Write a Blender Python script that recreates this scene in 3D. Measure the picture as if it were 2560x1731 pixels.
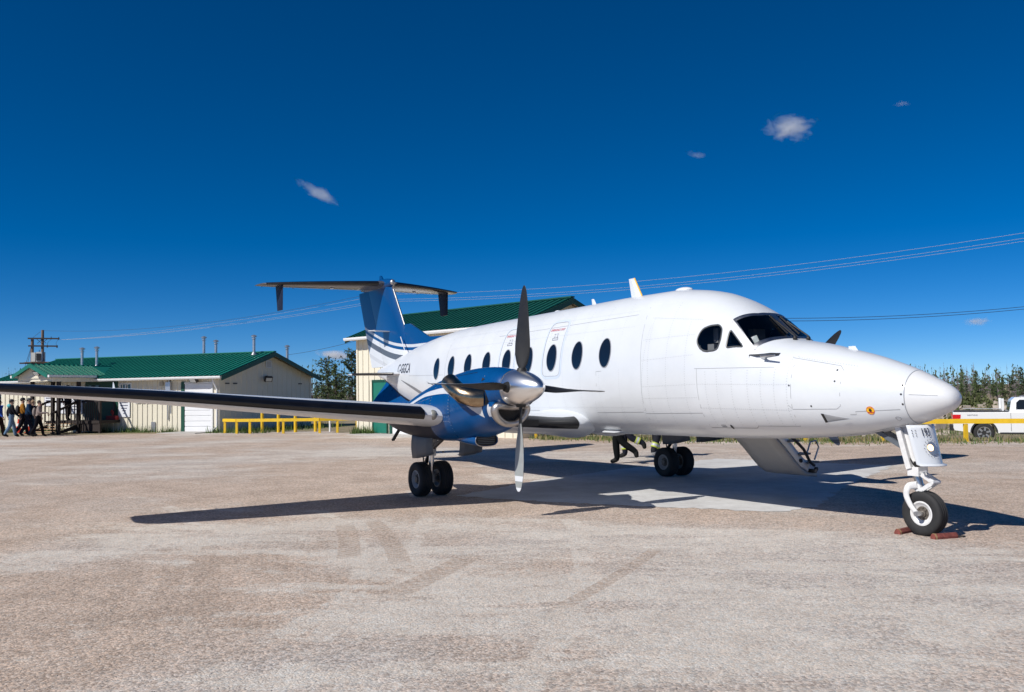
import bpy, bmesh, math, random
import numpy as np
from mathutils import Vector, Matrix

for _o in list(bpy.data.objects):
    bpy.data.objects.remove(_o)
scene = bpy.context.scene
COL = scene.collection
R = math.radians
rnd = random.Random(7)

# ------------------------------------------------------------------ camera
CAM = np.array([6.4127, -9.2638, 1.6759])
YAW, PITCH, ROLL, FPX = 2.5983, .0502, -.0163, 2286.5
_d = np.array([math.cos(YAW) * math.cos(PITCH), math.sin(YAW) * math.cos(PITCH), math.sin(PITCH)])
_r = np.cross(_d, [0, 0, 1]); _r /= np.linalg.norm(_r)
_u = np.cross(_r, _d)
_r, _u = _r * math.cos(ROLL) + _u * math.sin(ROLL), -_r * math.sin(ROLL) + _u * math.cos(ROLL)
cam_data = bpy.data.cameras.new('camera')
cam = bpy.data.objects.new('camera', cam_data)
COL.objects.link(cam)
cam.matrix_world = Matrix(((_r[0], _u[0], -_d[0], CAM[0]), (_r[1], _u[1], -_d[1], CAM[1]), (_r[2], _u[2], -_d[2], CAM[2]), (0, 0, 0, 1)))
cam_data.sensor_width = 36
cam_data.lens = FPX / 2560 * 36
cam_data.clip_end = 20000
cam_data.clip_start = .05
scene.camera = cam

# ------------------------------------------------------------------ sky and sun
SUN = Vector((.10, -1.11, 1.0)).normalized()
SUN_EL = math.asin(SUN.z)
world = bpy.data.worlds.new('World')
scene.world = world
world.use_nodes = True
wn = world.node_tree.nodes; wl = world.node_tree.links
wn.clear()
w_out = wn.new('ShaderNodeOutputWorld')
w_bg = wn.new('ShaderNodeBackground')
w_sky = wn.new('ShaderNodeTexSky')
w_sky.sky_type = 'NISHITA'
w_sky.sun_disc = False
w_sky.sun_elevation = SUN_EL
w_sky.sun_rotation = math.pi / 2 - math.atan2(SUN.y, SUN.x)
w_sky.altitude = 1000
w_sky.air_density = .5
w_sky.dust_density = 0
w_sky.ozone_density = 6.0
w_hs = wn.new('ShaderNodeHueSaturation')
w_hs.inputs['Saturation'].default_value = 1.3
w_hs.inputs['Value'].default_value = 1.0
w_bg.inputs['Strength'].default_value = .092
wl.new(w_sky.outputs[0], w_hs.inputs['Color'])
wl.new(w_hs.outputs[0], w_bg.inputs['Color'])
wl.new(w_bg.outputs[0], w_out.inputs['Surface'])
sun_l = bpy.data.lights.new('sun', 'SUN')
sun_l.energy = 5.0
sun_l.angle = R(.53)
sun_l.color = (1, .955, .89)
sun_o = bpy.data.objects.new('sun', sun_l)
COL.objects.link(sun_o)
sun_o.rotation_euler = SUN.to_track_quat('Z', 'Y').to_euler()
sun_o.location = (0, -30, 30)
scene.cycles.volume_bounces = 3
vs = scene.view_settings
vs.view_transform = 'Standard'; vs.look = 'None'; vs.gamma = 1; vs.exposure = 0; vs.use_curve_mapping = False

# ------------------------------------------------------------------ camera-ground frame helpers (layout only)
DH = Vector((math.cos(YAW), math.sin(YAW), 0))
RH = Vector((math.sin(YAW), -math.cos(YAW), 0))
def LD(L, D, z=0):
    p = Vector((CAM[0], CAM[1], 0)) + RH * L + DH * D
    p.z = z
    return p

# ------------------------------------------------------------------ materials
def new_mat(name):
    m = bpy.data.materials.new(name); m.use_nodes = True
    return m, m.node_tree.nodes, m.node_tree.links, m.node_tree.nodes['Principled BSDF']
def mat(name, col, rough=.6, metal=0, coat=0, var=.0, scale=8, bump=0, bscale=40, spec=None, coord='Object'):
    m, n, l, b = new_mat(name)
    b.inputs['Base Color'].default_value = (*col, 1)
    b.inputs['Roughness'].default_value = rough
    b.inputs['Metallic'].default_value = metal
    b.inputs['Coat Weight'].default_value = coat
    b.inputs['Coat Roughness'].default_value = .08
    if spec is not None: b.inputs['Specular IOR Level'].default_value = spec
    if var or bump:
        tc = n.new('ShaderNodeTexCoord')
    if var:
        no = n.new('ShaderNodeTexNoise'); no.inputs['Scale'].default_value = scale; no.inputs['Detail'].default_value = 6
        no.inputs['Roughness'].default_value = .65
        mr = n.new('ShaderNodeMapRange'); mr.inputs['To Min'].default_value = 1 - var; mr.inputs['To Max'].default_value = 1 + var
        mr.inputs['From Min'].default_value = .25; mr.inputs['From Max'].default_value = .75
        mx = n.new('ShaderNodeMix'); mx.data_type = 'RGBA'; mx.blend_type = 'MULTIPLY'; mx.inputs[0].default_value = 1
        mx.inputs[6].default_value = (*col, 1)
        l.new(tc.outputs[coord], no.inputs['Vector']); l.new(no.outputs['Fac'], mr.inputs['Value'])
        l.new(mr.outputs[0], mx.inputs[7]); l.new(mx.outputs[2], b.inputs['Base Color'])
        m2 = n.new('ShaderNodeMapRange'); m2.inputs['To Min'].default_value = max(0, rough - .12); m2.inputs['To Max'].default_value = min(1, rough + .12)
        l.new(no.outputs['Fac'], m2.inputs['Value']); l.new(m2.outputs[0], b.inputs['Roughness'])
    if bump:
        nb = n.new('ShaderNodeTexNoise'); nb.inputs['Scale'].default_value = bscale; nb.inputs['Detail'].default_value = 4
        bp = n.new('ShaderNodeBump'); bp.inputs['Strength'].default_value = bump; bp.inputs['Distance'].default_value = .02
        l.new(tc.outputs[coord], nb.inputs['Vector']); l.new(nb.outputs['Fac'], bp.inputs['Height']); l.new(bp.outputs[0], b.inputs['Normal'])
    return m
def glass_mat(name, tint, rough=.02):
    m = bpy.data.materials.new(name); m.use_nodes = True
    n, l = m.node_tree.nodes, m.node_tree.links
    n.clear()
    o = n.new('ShaderNodeOutputMaterial'); t = n.new('ShaderNodeBsdfTransparent'); g = n.new('ShaderNodeBsdfGlossy')
    f = n.new('ShaderNodeFresnel'); f.inputs['IOR'].default_value = 1.5; x = n.new('ShaderNodeMixShader')
    t.inputs['Color'].default_value = (*tint, 1); g.inputs['Roughness'].default_value = rough
    l.new(f.outputs[0], x.inputs[0]); l.new(t.outputs[0], x.inputs[1]); l.new(g.outputs[0], x.inputs[2]); l.new(x.outputs[0], o.inputs[0])
    return m
M = {}
M['white'] = mat('white_aircraft_paint', (.64, .67, .705), .32, coat=.3, var=.05, scale=1.6, bump=.05, bscale=1.8)
M['radome'] = mat('radome_paint', (.66, .67, .685), .34, coat=.25, var=.02, scale=3)
M['belly'] = mat('airstair_shaded_paint', (.33, .32, .31), .45, var=.1, scale=2.5)  # airstair door grey, darkened to paint in the fuselage's shade
M['blue'] = mat('blue_aircraft_paint', (.0005, .056, .195), .30, coat=.12, var=.14, scale=3, spec=.3)
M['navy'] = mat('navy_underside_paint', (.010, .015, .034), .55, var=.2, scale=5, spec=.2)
M['greypaint'] = mat('grey_stripe_paint', (.17, .18, .20), .35, coat=.2)
M['silverpaint'] = mat('silver_stripe_paint', (.55, .57, .60), .32, coat=.3, var=.04, scale=9)
M['seam'] = mat('panel_seam', (.30, .31, .33), .7)
M['rivet'] = mat('rivet_row', (.36, .38, .40), .6)
M['exitring'] = mat('exit_marking_blue_grey', (.55, .62, .72), .4)
M['dot'] = mat('black_fastener', (.02, .02, .022), .6)
M['boot'] = mat('black_rubber_boot', (.005, .005, .0065), .32, var=.35, scale=6)
M['tyre'] = mat('tyre_rubber', (.018, .018, .019), .75, var=.3, scale=20)
M['chrome'] = mat('polished_spinner', (.90, .90, .90), .3, metal=1)
M['steel'] = mat('bare_steel', (.50, .50, .50), .32, metal=1, var=.12, scale=14)
M['lipmetal'] = mat('inlet_lip_metal', (.52, .50, .48), .42, metal=1, var=.1, scale=12)
M['exhaust'] = mat('heat_stained_exhaust', (.36, .27, .18), .24, metal=1, var=.35, scale=7)
M['blade'] = mat('propeller_blade_grey', (.009, .0095, .011), .55, var=.15, scale=9)
M['bladeface'] = mat('propeller_blade_light_grey', (.28, .30, .30), .42, var=.1, scale=9)
M['black'] = mat('matt_black', (.012, .012, .013), .6)
M['pane'] = mat('dark_cabin_window', (.006, .010, .018), .06, coat=.2)
M['glass'] = glass_mat('cockpit_glass', (.90, .93, .94))
M['interior'] = mat('cockpit_lining', (.10, .105, .115), .8)
M['seat'] = mat('cockpit_seat', (.20, .20, .21), .8)
M['gearwhite'] = mat('gear_leg_white', (.66, .66, .66), .38, var=.12, scale=18)
M['geargrey'] = mat('gear_door_grey', (.10, .115, .135), .5, var=.15, scale=7)
M['rim'] = mat('wheel_rim', (.30, .30, .30), .4, var=.12, scale=25)  # main wheel rims, colour greyed down to stand for shade on them
M['rimdark'] = mat('wheel_hub_dark', (.16, .14, .12), .5, metal=.5)
M['red'] = mat('red_marking', (.55, .02, .04), .5)
M['inkblue'] = mat('dark_lettering', (.012, .018, .04), .5)
M['yellow'] = mat('yellow_sticker', (.85, .46, .01), .5)
M['paper'] = mat('white_paper', (.75, .78, .76), .8)

# ------------------------------------------------------------------ mesh builder
class MB:
    def __init__(s):
        s.v = []; s.f = []; s.fm = []; s.mi = 0
    def add(s, vs_, fs, mi=None):
        o = len(s.v); s.v += [tuple(p) for p in vs_]
        for f in fs:
            s.f.append([i + o for i in f]); s.fm.append(s.mi if mi is None else mi)
        return s
    def box(s, a, b, M_=None, taper=None):
        x0, y0, z0 = a; x1, y1, z1 = b
        P = [(x0, y0, z0), (x1, y0, z0), (x1, y1, z0), (x0, y1, z0), (x0, y0, z1), (x1, y0, z1), (x1, y1, z1), (x0, y1, z1)]
        if M_ is not None: P = [tuple(M_ @ Vector(p)) for p in P]
        return s.add(P, [(0, 3, 2, 1), (4, 5, 6, 7), (0, 1, 5, 4), (1, 2, 6, 5), (2, 3, 7, 6), (3, 0, 4, 7)])
    def bar(s, p, q, w, h=None, up=(0, 0, 1)):
        p = Vector(p); q = Vector(q); h = h or w
        d = (q - p).normalized(); a = Vector(up)
        if abs(d.dot(a)) > .98: a = Vector((1, 0, 0))
        sx = d.cross(a).normalized() * (w / 2); sy = sx.cross(d).normalized() * (h / 2)
        P = [p - sx - sy, p + sx - sy, p + sx + sy, p - sx + sy, q - sx - sy, q + sx - sy, q + sx + sy, q - sx + sy]
        return s.add(P, [(0, 3, 2, 1), (4, 5, 6, 7), (0, 1, 5, 4), (1, 2, 6, 5), (2, 3, 7, 6), (3, 0, 4, 7)])
    def tube(s, pts, r, n=10, cap=True):
        pts = [Vector(p) for p in pts]; k = len(pts)
        rs = r if isinstance(r, (list, tuple)) else [r] * k
        nrm = None; rows = []
        for i in range(k):
            t = (pts[min(i + 1, k - 1)] - pts[max(i - 1, 0)]).normalized()
            if nrm is None:
                a = Vector((0, 0, 1)) if abs(t.z) < .9 else Vector((1, 0, 0))
                nrm = t.cross(a).normalized()
            else:
                nrm = (nrm - t * nrm.dot(t)).normalized()
            bn = t.cross(nrm)
            rows.append([pts[i] + (nrm * math.cos(2 * math.pi * j / n) + bn * math.sin(2 * math.pi * j / n)) * rs[i] for j in range(n)])
        return s.grid(rows, closed=True, cap=cap)
    def grid(s, rows, closed=False, cap=False):
        k = len(rows); n = len(rows[0]); P = [p for r_ in rows for p in r_]; F = []
        for i in range(k - 1):
            for j in range(n if closed else n - 1):
                j2 = (j + 1) % n
                F.append((i * n + j, i * n + j2, (i + 1) * n + j2, (i + 1) * n + j))
        if cap:
            F.append(tuple(range(n - 1, -1, -1))); F.append(tuple((k - 1) * n + j for j in range(n)))
        return s.add(P, F)
    def lathe(s, prof, origin, axis='x', n=32):   # prof: (along, radius)
        rows = []
        for a, r_ in prof:
            row = []
            for j in range(n):
                t = 2 * math.pi * j / n; c, si = r_ * math.cos(t), r_ * math.sin(t)
                p = {'x': (a, c, si), 'y': (c, a, si), 'z': (c, si, a)}[axis]
                row.append((origin[0] + p[0], origin[1] + p[1], origin[2] + p[2]))
            rows.append(row)
        return s.grid(rows, closed=True, cap=True)
    def prism(s, poly, vec):      # poly: 3D points, extruded by vec
        n = len(poly); a = [Vector(p) for p in poly]; b = [p + Vector(vec) for p in a]
        F = [tuple(range(n - 1, -1, -1)), tuple(range(n, 2 * n))]
        for i in range(n): F.append((i, (i + 1) % n, n + (i + 1) % n, n + i))
        return s.add(a + b, F)
    def ell(s, c, r_, nu=16, nv=10):
        rows = []
        for i in range(nv + 1):
            t = math.pi * i / nv
            t = min(max(t, .02), math.pi - .02)
            rows.append([(c[0] + r_[0] * math.sin(t) * math.cos(2 * math.pi * j / nu), c[1] + r_[1] * math.sin(t) * math.sin(2 * math.pi * j / nu), c[2] + r_[2] * math.cos(t)) for j in range(nu)])
        return s.grid(rows, closed=True, cap=True)
    def xform(s, M_):
        s.v = [tuple(M_ @ Vector(p)) for p in s.v]; return s
    def build(s, name, mats, parent=None, smooth=True, angle=35, recalc=True, loc=None):
        me = bpy.data.meshes.new(name)
        me.from_pydata(s.v, [], s.f)
        if not isinstance(mats, (list, tuple)): mats = [mats]
        for m_ in mats: me.materials.append(m_)
        if len(mats) > 1: me.polygons.foreach_set('material_index', s.fm)
        if recalc:
            bm = bmesh.new(); bm.from_mesh(me); bmesh.ops.recalc_face_normals(bm, faces=bm.faces); bm.to_mesh(me); bm.free()
        if smooth:
            me.polygons.foreach_set('use_smooth', [True] * len(me.polygons))
            try: me.set_sharp_from_angle(angle=R(angle))
            except Exception: pass
        o = bpy.data.objects.new(name, me); COL.objects.link(o)
        if parent is not None: o.parent = parent
        if loc is not None: o.location = loc
        return o
def tag(o, label=None, cat=None, group=None, kind=None):
    if label: o['label'] = label
    if cat: o['category'] = cat
    if group: o['group'] = group
    if kind: o['kind'] = kind
    return o
def empty(name, loc=(0, 0, 0), rz=0):
    o = bpy.data.objects.new(name, None); COL.objects.link(o); o.location = loc; o.rotation_euler = (0, 0, rz); o.empty_display_size = .2
    return o
def copy_tree(o, parent=None):
    c = o.copy(); COL.objects.link(c)
    if parent is not None: c.parent = parent
    for ch in [x for x in o.children]: copy_tree(ch, c)
    return c
def text_mesh(body, size, mapping, name, m, parent, extrude=.0, align='CENTER', bold=False):
    cu = bpy.data.curves.new(name, 'FONT'); cu.body = body; cu.size = size; cu.align_x = align; cu.align_y = 'CENTER'
    cu.resolution_u = 3
    if bold: cu.offset = size * .008
    t = bpy.data.objects.new(name, cu); COL.objects.link(t)
    me0 = t.to_mesh()
    V_ = [v.co.copy() for v in me0.vertices]; F = [list(p.vertices) for p in me0.polygons]
    t.to_mesh_clear(); bpy.data.objects.remove(t); bpy.data.curves.remove(cu)
    b = MB(); b.add([mapping(v.x, v.y) for v in V_], F)
    return b.build(name, m, parent, smooth=False, recalc=False)
def pchip(xs, ys):
    xs = np.array(xs, float); ys = np.array(ys, float); h = np.diff(xs); dl = np.diff(ys) / h; n = len(xs); m = np.zeros(n)
    for i in range(1, n - 1):
        if dl[i - 1] * dl[i] > 0:
            w1 = 2 * h[i] + h[i - 1]; w2 = h[i] + 2 * h[i - 1]; m[i] = (w1 + w2) / (w1 / dl[i - 1] + w2 / dl[i])
    m[0] = dl[0]; m[-1] = dl[-1]
    def fn(x):
        i = int(min(max(np.searchsorted(xs, x) - 1, 0), n - 2)); t = (x - xs[i]) / h[i]; t = min(max(t, 0), 1)
        return (2 * t**3 - 3 * t**2 + 1) * ys[i] + (t**3 - 2 * t**2 + t) * h[i] * m[i] + (-2 * t**3 + 3 * t**2) * ys[i + 1] + (t**3 - t**2) * h[i] * m[i + 1]
    return fn
class Loft:
    """superelliptic body along x: rows of (x, ztop, zbot, halfwidth, zwide, ntop, nbot)"""
    def __init__(s, rows, yc=0):
        rows = sorted(rows); a = np.array(rows, float); s.x0, s.x1 = a[0, 0], a[-1, 0]; s.yc = yc
        s.fn = [pchip(a[:, 0], a[:, k]) for k in range(1, 7)]; s.cache = {}
    def par(s, x):
        v = s.cache.get(x)
        if v is None: v = s.cache[x] = [float(f(x)) for f in s.fn]
        return v
    def pt(s, x, a):
        zt, zb, hw, zc, nt, nb = s.par(x); c, si = math.cos(a), math.sin(a); n = nt if si >= 0 else nb
        y = hw * math.copysign(abs(c) ** (2 / n), c); z = zc + ((zt - zc) if si >= 0 else (zc - zb)) * math.copysign(abs(si) ** (2 / n), si)
        return Vector((x, s.yc + y, z))
    def ang(s, x, z, side):       # surface angle for height z on side (-1 starboard, +1 port)
        zt, zb, hw, zc, nt, nb = s.par(x)
        if z >= zc: k = min((z - zc) / (zt - zc), 1) ** (nt / 2); a = math.asin(k)
        else: k = min((zc - z) / (zc - zb), 1) ** (nb / 2); a = -math.asin(k)
        return a if side > 0 else math.pi - a
    def PN(s, x, a):
        p = s.pt(x, a); e = 1e-3
        tx = s.pt(x + e, a) - s.pt(x - e, a); ta = s.pt(x, a + e) - s.pt(x, a - e)
        n = tx.cross(ta); n = n.normalized() if n.length > 1e-12 else Vector((1, 0, 0))
        c = Vector((x, s.yc, s.par(x)[3]))
        if n.dot(p - c) < 0: n = -n
        return p, n
    def side(s, sd):              # map (x,z) on one side
        return lambda u, v: s.PN(u, s.ang(u, v, sd))
    def rows(s, xs, na):
        return [[s.pt(x, 2 * math.pi * j / na) for j in range(na)] for x in xs]
def surf_patch(b, mp, outline, off, rings=4):
    cx = sum(p[0] for p in outline) / len(outline); cy = sum(p[1] for p in outline) / len(outline); n = len(outline)
    P, N = mp(cx, cy); V_ = [P + N * off]; F = []
    for k in range(1, rings + 1):
        t = k / rings
        for p in outline:
            P, N = mp(cx + (p[0] - cx) * t, cy + (p[1] - cy) * t); V_.append(P + N * off)
    for j in range(n): F.append((0, 1 + j, 1 + (j + 1) % n))
    for k in range(rings - 1):
        for j in range(n):
            a = 1 + k * n + j; c = 1 + k * n + (j + 1) % n; F.append((a, a + n, c + n, c))
    return b.add(V_, F)
def off_poly(o, w):
    n = len(o); res = []
    area = sum(o[i][0] * o[(i + 1) % n][1] - o[(i + 1) % n][0] * o[i][1] for i in range(n)); sg = 1 if area > 0 else -1
    for i in range(n):
        a, c = o[i - 1], o[(i + 1) % n]; dx, dy = c[0] - a[0], c[1] - a[1]; l = math.hypot(dx, dy) or 1
        res.append((o[i][0] + sg * dy / l * w, o[i][1] - sg * dx / l * w))
    return res
def surf_ring(b, mp, outline, win, wout, off, thick=0):
    A = off_poly(outline, -win); B = off_poly(outline, wout); rows = []
    for o, hh in ((A, off * .3), (A, off), (outline, off + thick), (B, off), (B, -.002)):
        row = []
        for p in o:
            P, N = mp(*p); row.append(P + N * hh)
        rows.append(row)
    return b.grid(rows, closed=True)
def surf_line(b, mp, pts, w, off, step=.12):
    L_ = []
    for i in range(len(pts) - 1):
        a, c = pts[i], pts[i + 1]; k = max(1, int(math.hypot(c[0] - a[0], c[1] - a[1]) / step))
        for j in range(k): L_.append((a[0] + (c[0] - a[0]) * j / k, a[1] + (c[1] - a[1]) * j / k))
    L_.append(pts[-1]); up = []; dn = []
    for i, p in enumerate(L_):
        a = L_[max(i - 1, 0)]; c = L_[min(i + 1, len(L_) - 1)]; dx, dy = c[0] - a[0], c[1] - a[1]; l = math.hypot(dx, dy) or 1
        nx, ny = -dy / l * w / 2, dx / l * w / 2
        P, N = mp(p[0] + nx, p[1] + ny); up.append(P + N * off); P, N = mp(p[0] - nx, p[1] - ny); dn.append(P + N * off)
    return b.grid([up, dn])
def surf_band(b, mp, top, bot, off, n=40, rows=5):
    def samp(pl, t):
        xs = [p[0] for p in pl]; x = xs[0] + (xs[-1] - xs[0]) * t
        f = pchip(xs if xs[0] < xs[-1] else xs[::-1], [p[1] for p in (pl if xs[0] < xs[-1] else pl[::-1])]); return x, f(x)
    G = []
    for r_ in range(rows + 1):
        q = r_ / rows; row = []
        for i in range(n + 1):
            a = samp(top, i / n); c = samp(bot, i / n); P, N = mp(a[0] + (c[0] - a[0]) * q, a[1] + (c[1] - a[1]) * q); row.append(P + N * off)
        G.append(row)
    return b.grid(G)
def ellipse(cx, cy, rx, ry, n=36, p=2.0):
    return [(cx + rx * math.copysign(abs(math.cos(2 * math.pi * i / n)) ** (2 / p), math.cos(2 * math.pi * i / n)), cy + ry * math.copysign(abs(math.sin(2 * math.pi * i / n)) ** (2 / p), math.sin(2 * math.pi * i / n))) for i in range(n)]
def round_poly(pts, r_, k=5):
    n = len(pts); out = []
    for i in range(n):
        p = Vector((*pts[i], 0)); a = Vector((*pts[i - 1], 0)); c = Vector((*pts[(i + 1) % n], 0))
        ra = min(r_, (a - p).length * .45, (c - p).length * .45); s0 = p + (a - p).normalized() * ra; s1 = p + (c - p).normalized() * ra
        for j in range(k + 1):
            t = j / k; q = s0 * (1 - t)**2 + p * 2 * t * (1 - t) + s1 * t * t; out.append((q.x, q.y))
    return out
def dense(o, step=.06):
    out = []
    for i in range(len(o)):
        a, c = o[i], o[(i + 1) % len(o)]; k = max(1, int(math.hypot(c[0] - a[0], c[1] - a[1]) / step))
        for j in range(k): out.append((a[0] + (c[0] - a[0]) * j / k, a[1] + (c[1] - a[1]) * j / k))
    return out
def inside(x, y, poly):
    r_ = False; n = len(poly); j = n - 1
    for i in range(n):
        if (poly[i][1] > y) != (poly[j][1] > y) and x < (poly[j][0] - poly[i][0]) * (y - poly[i][1]) / (poly[j][1] - poly[i][1]) + poly[i][0]: r_ = not r_
        j = i
    return r_
def airfoil(n=14, t=.12):     # closed loop of (xc, zc), from trailing edge over top to LE and back
    xs = [(1 - math.cos(math.pi * i / n)) / 2 for i in range(n + 1)]
    yt = lambda x: 5 * t * (.2969 * math.sqrt(x) - .126 * x - .3516 * x * x + .2843 * x**3 - .1036 * x**4)
    return [(x, yt(x)) for x in reversed(xs)] + [(x, -yt(x)) for x in xs[1:-1]]
# ================================================================== AIRPLANE
plane = empty('turboprop_airplane')
tag(plane, 'white twin-engine turboprop airliner with blue T-tail and blue engine nacelles parked on gravel', 'airplane')
FUS = Loft([
 (.412, 1.545, 1.50, .03, 1.525, 2, 2), (.40, 1.585, 1.462, .075, 1.525, 2, 2), (.36, 1.635, 1.415, .125, 1.53, 2, 2), (.28, 1.69, 1.37, .175, 1.535, 2, 2), (.15, 1.755, 1.315, .225, 1.54, 2, 2.05),
 (.0, 1.825, 1.262, .275, 1.55, 2, 2.1), (-.1, 1.87, 1.232, .305, 1.56, 2, 2.1), (-.3, 1.945, 1.185, .365, 1.57, 2, 2.15), (-.6, 2.04, 1.125, .45, 1.59, 2.05, 2.2), (-.95, 2.13, 1.08, .535, 1.61, 2.1, 2.2),
 (-1.34, 2.222, 1.05, .615, 1.64, 2.2, 2.25), (-1.6, 2.268, 1.033, .66, 1.67, 2.25, 2.3), (-1.76, 2.30, 1.025, .68, 1.69, 2.3, 2.3), (-1.84, 2.345, 1.02, .69, 1.70, 2.3, 2.3), (-2.03, 2.50, 1.01, .71, 1.73, 2.3, 2.3), (-2.21, 2.645, 1.005, .73, 1.77, 2.3, 2.35),
 (-2.45, 2.79, .997, .75, 1.82, 2.25, 2.4), (-2.75, 2.93, .992, .765, 1.86, 2.2, 2.4), (-3.1, 3.045, .987, .775, 1.88, 2.15, 2.4), (-3.5, 3.115, .984, .78, 1.90, 2.1, 2.4), (-4.0, 3.16, .981, .78, 1.90, 2.1, 2.4),
 (-4.9, 3.16, .975, .78, 1.90, 2.1, 2.4), (-6.5, 3.13, .962, .78, 1.90, 2.1, 2.4), (-8.3, 3.095, .962, .78, 1.90, 2.1, 2.4), (-9.5, 3.07, .98, .775, 1.90, 2.1, 2.4), (-10.5, 3.04, 1.03, .74, 1.91, 2.1, 2.3),
 (-11.5, 2.965, 1.13, .66, 1.94, 2.1, 2.2), (-12.5, 2.85, 1.27, .54, 2.0, 2.1, 2.1), (-13.5, 2.69, 1.45, .41, 2.06, 2, 2), (-14.3, 2.545, 1.74, .29, 2.12, 2, 2), (-15.0, 2.41, 2.0, .18, 2.17, 2, 2), (-15.5, 2.31, 2.13, .09, 2.2, 2, 2), (-15.6, 2.26, 2.19, .03, 2.215, 2, 2)])
fs = {-1: FUS.side(-1), 1: FUS.side(1)}
M['frame'] = mat('window_frame_grey', (.07, .075, .08), .4)
RA = .75
def wsmap(u, v): return FUS.PN(u, v / RA)
def wpt(x, z, sd): return (x, FUS.ang(x, z, sd) * RA)
def cockpit_outlines(sd):
    h = math.pi / 2
    dlt = lambda x: .028 / .7
    ct, cb = (-2.225, (h - sd * .034) * RA), (-1.80, (h - sd * .034) * RA)
    def ypt(x, y):
        zt, zb, hw, zc, nt, nb = FUS.par(x); k = math.acos(min(1, (abs(y) / hw) ** (nt / 2))); return (x, (k if sd > 0 else math.pi - k) * RA)
    ws = dense(round_poly([ct, cb, ypt(-1.845, .28), ypt(-1.915, .452), ypt(-2.0, .59), ypt(-2.40, .497), ypt(-2.31, .345), ypt(-2.24, .2)], .02), .03)
    sw = dense(round_poly([wpt(x, z, sd) for x, z in ((-2.895, 2.315), (-2.875, 2.42), (-2.83, 2.488), (-2.73, 2.525), (-2.58, 2.530), (-2.505, 2.468), (-2.475, 2.318), (-2.50, 2.20), (-2.56, 2.176), (-2.715, 2.168), (-2.82, 2.218))], .05), .03)
    tr = dense(round_poly([wpt(-2.385, 2.455, sd), wpt(-2.37, 2.20, sd), wpt(-2.11, 2.20, sd)], .045), .03)
    return ws, sw, tr
OUT = {sd: cockpit_outlines(sd) for sd in (-1, 1)}
ALLOUT = [o for sd in (-1, 1) for o in OUT[sd]]
def lin(a, b, s): 
    k = max(1, int(round(abs(b - a) / s))); return [a + (b - a) * i / k for i in range(k)]
XR = -.055
xs = lin(XR, -1.4, .05) + lin(-1.4, -3.05, .016) + lin(-3.05, -10, .16) + lin(-10, -15.6, .10) + [-15.6]
NA = 240
rows = FUS.rows(xs, NA)
b = MB(); li = MB(); n = NA
P = [p for r_ in rows for p in r_]; F = []; LF = []
for i in range(len(xs) - 1):
    xc = (xs[i] + xs[i + 1]) / 2
    for j in range(n):
        ac = 2 * math.pi * (j + .5) / n
        f_ = (i * n + j, i * n + (j + 1) % n, (i + 1) * n + (j + 1) % n, (i + 1) * n + j)
        if -3.0 < xc < -1.7 and any(inside(xc, ac * RA, o) for o in ALLOUT): continue
        F.append(f_)
        if -3.15 < xc < -1.55: LF.append(f_)
F.append(tuple(range(n))); F.append(tuple((len(xs) - 1) * n + j for j in range(n)))
b.add(P, F)
fus = b.build('fuselage', M['white'], plane, angle=50)
# dark lining inside the cockpit
used = sorted({i for f_ in LF for i in f_}); mp_ = {k: q for q, k in enumerate(used)}
lv = []
for k in used:
    i, j = divmod(k, n); p, nn = FUS.PN(xs[i], 2 * math.pi * j / n); lv.append(p - nn * .035)
li.add(lv, [tuple(mp_[i] for i in f_) for f_ in LF])
ck = li.build('cockpit_lining', M['interior'], fus, recalc=False)
b = MB(); bk = [FUS.pt(-3.14, 2 * math.pi * j / 48) * 1 for j in range(48)]
bk = [Vector((-3.14, p.y * .95, 1.9 + (p.z - 1.9) * .95)) for p in bk]; b.add(bk, [tuple(range(48))]); b.build('cockpit_bulkhead', M['interior'], fus, smooth=False)
b = MB(); rowsg = []
for x_, k in ((-1.62, .55), (-1.75, .62), (-1.9, .66), (-2.0, .66)):
    rowsg.append([(x_, y_ * k, (2.19 if x_ > -1.95 else 2.20) - .10 * abs(y_)**2) for y_ in np.linspace(-1, 1, 9)])
rowsg.append([(-2.0, y_ * .66, 1.75) for y_ in np.linspace(-1, 1, 9)]); b.grid(rowsg); b.build('instrument_panel', M['black'], fus)
for sd in (-1, 1):
    b = MB(); y_ = .33 * sd
    b.box((-2.86, y_ - .22, 1.75), (-2.74, y_ + .22, 2.28)); b.box((-2.85, y_ - .12, 2.30), (-2.76, y_ + .12, 2.5)); b.box((-2.8, y_ - .22, 1.62), (-2.35, y_ + .22, 1.75))
    b.build('pilot_seat', M['seat'], fus, smooth=False)
    b = MB(); b.tube([(-2.08, y_, 1.8), (-2.15, y_, 2.02)], .02, 8); b.tube([(-2.15, y_ - .16, 2.18), (-2.15, y_ - .17, 2.06), (-2.15, y_ - .06, 2.02), (-2.15, y_ + .06, 2.02), (-2.15, y_ + .17, 2.06), (-2.15, y_ + .16, 2.18)], .018, 8); b.build('control_yoke', M['black'], fus)
b = MB(); b.add([(-1.98, -.44, 2.20), (-1.98, -.54, 2.20), (-2.06, -.55, 2.33), (-2.05, -.46, 2.36)], [(0, 1, 2, 3)]); b.build('paper_card', M['paper'], fus, smooth=False)
b = MB(); b.add([(-2.30, .32, 2.22), (-2.30, .47, 2.22), (-2.30, .47, 2.36), (-2.30, .38, 2.40), (-2.30, .32, 2.34)], [(0, 1, 2, 3, 4)]).build('approach_chart', M['paper'], fus, smooth=False)
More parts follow.
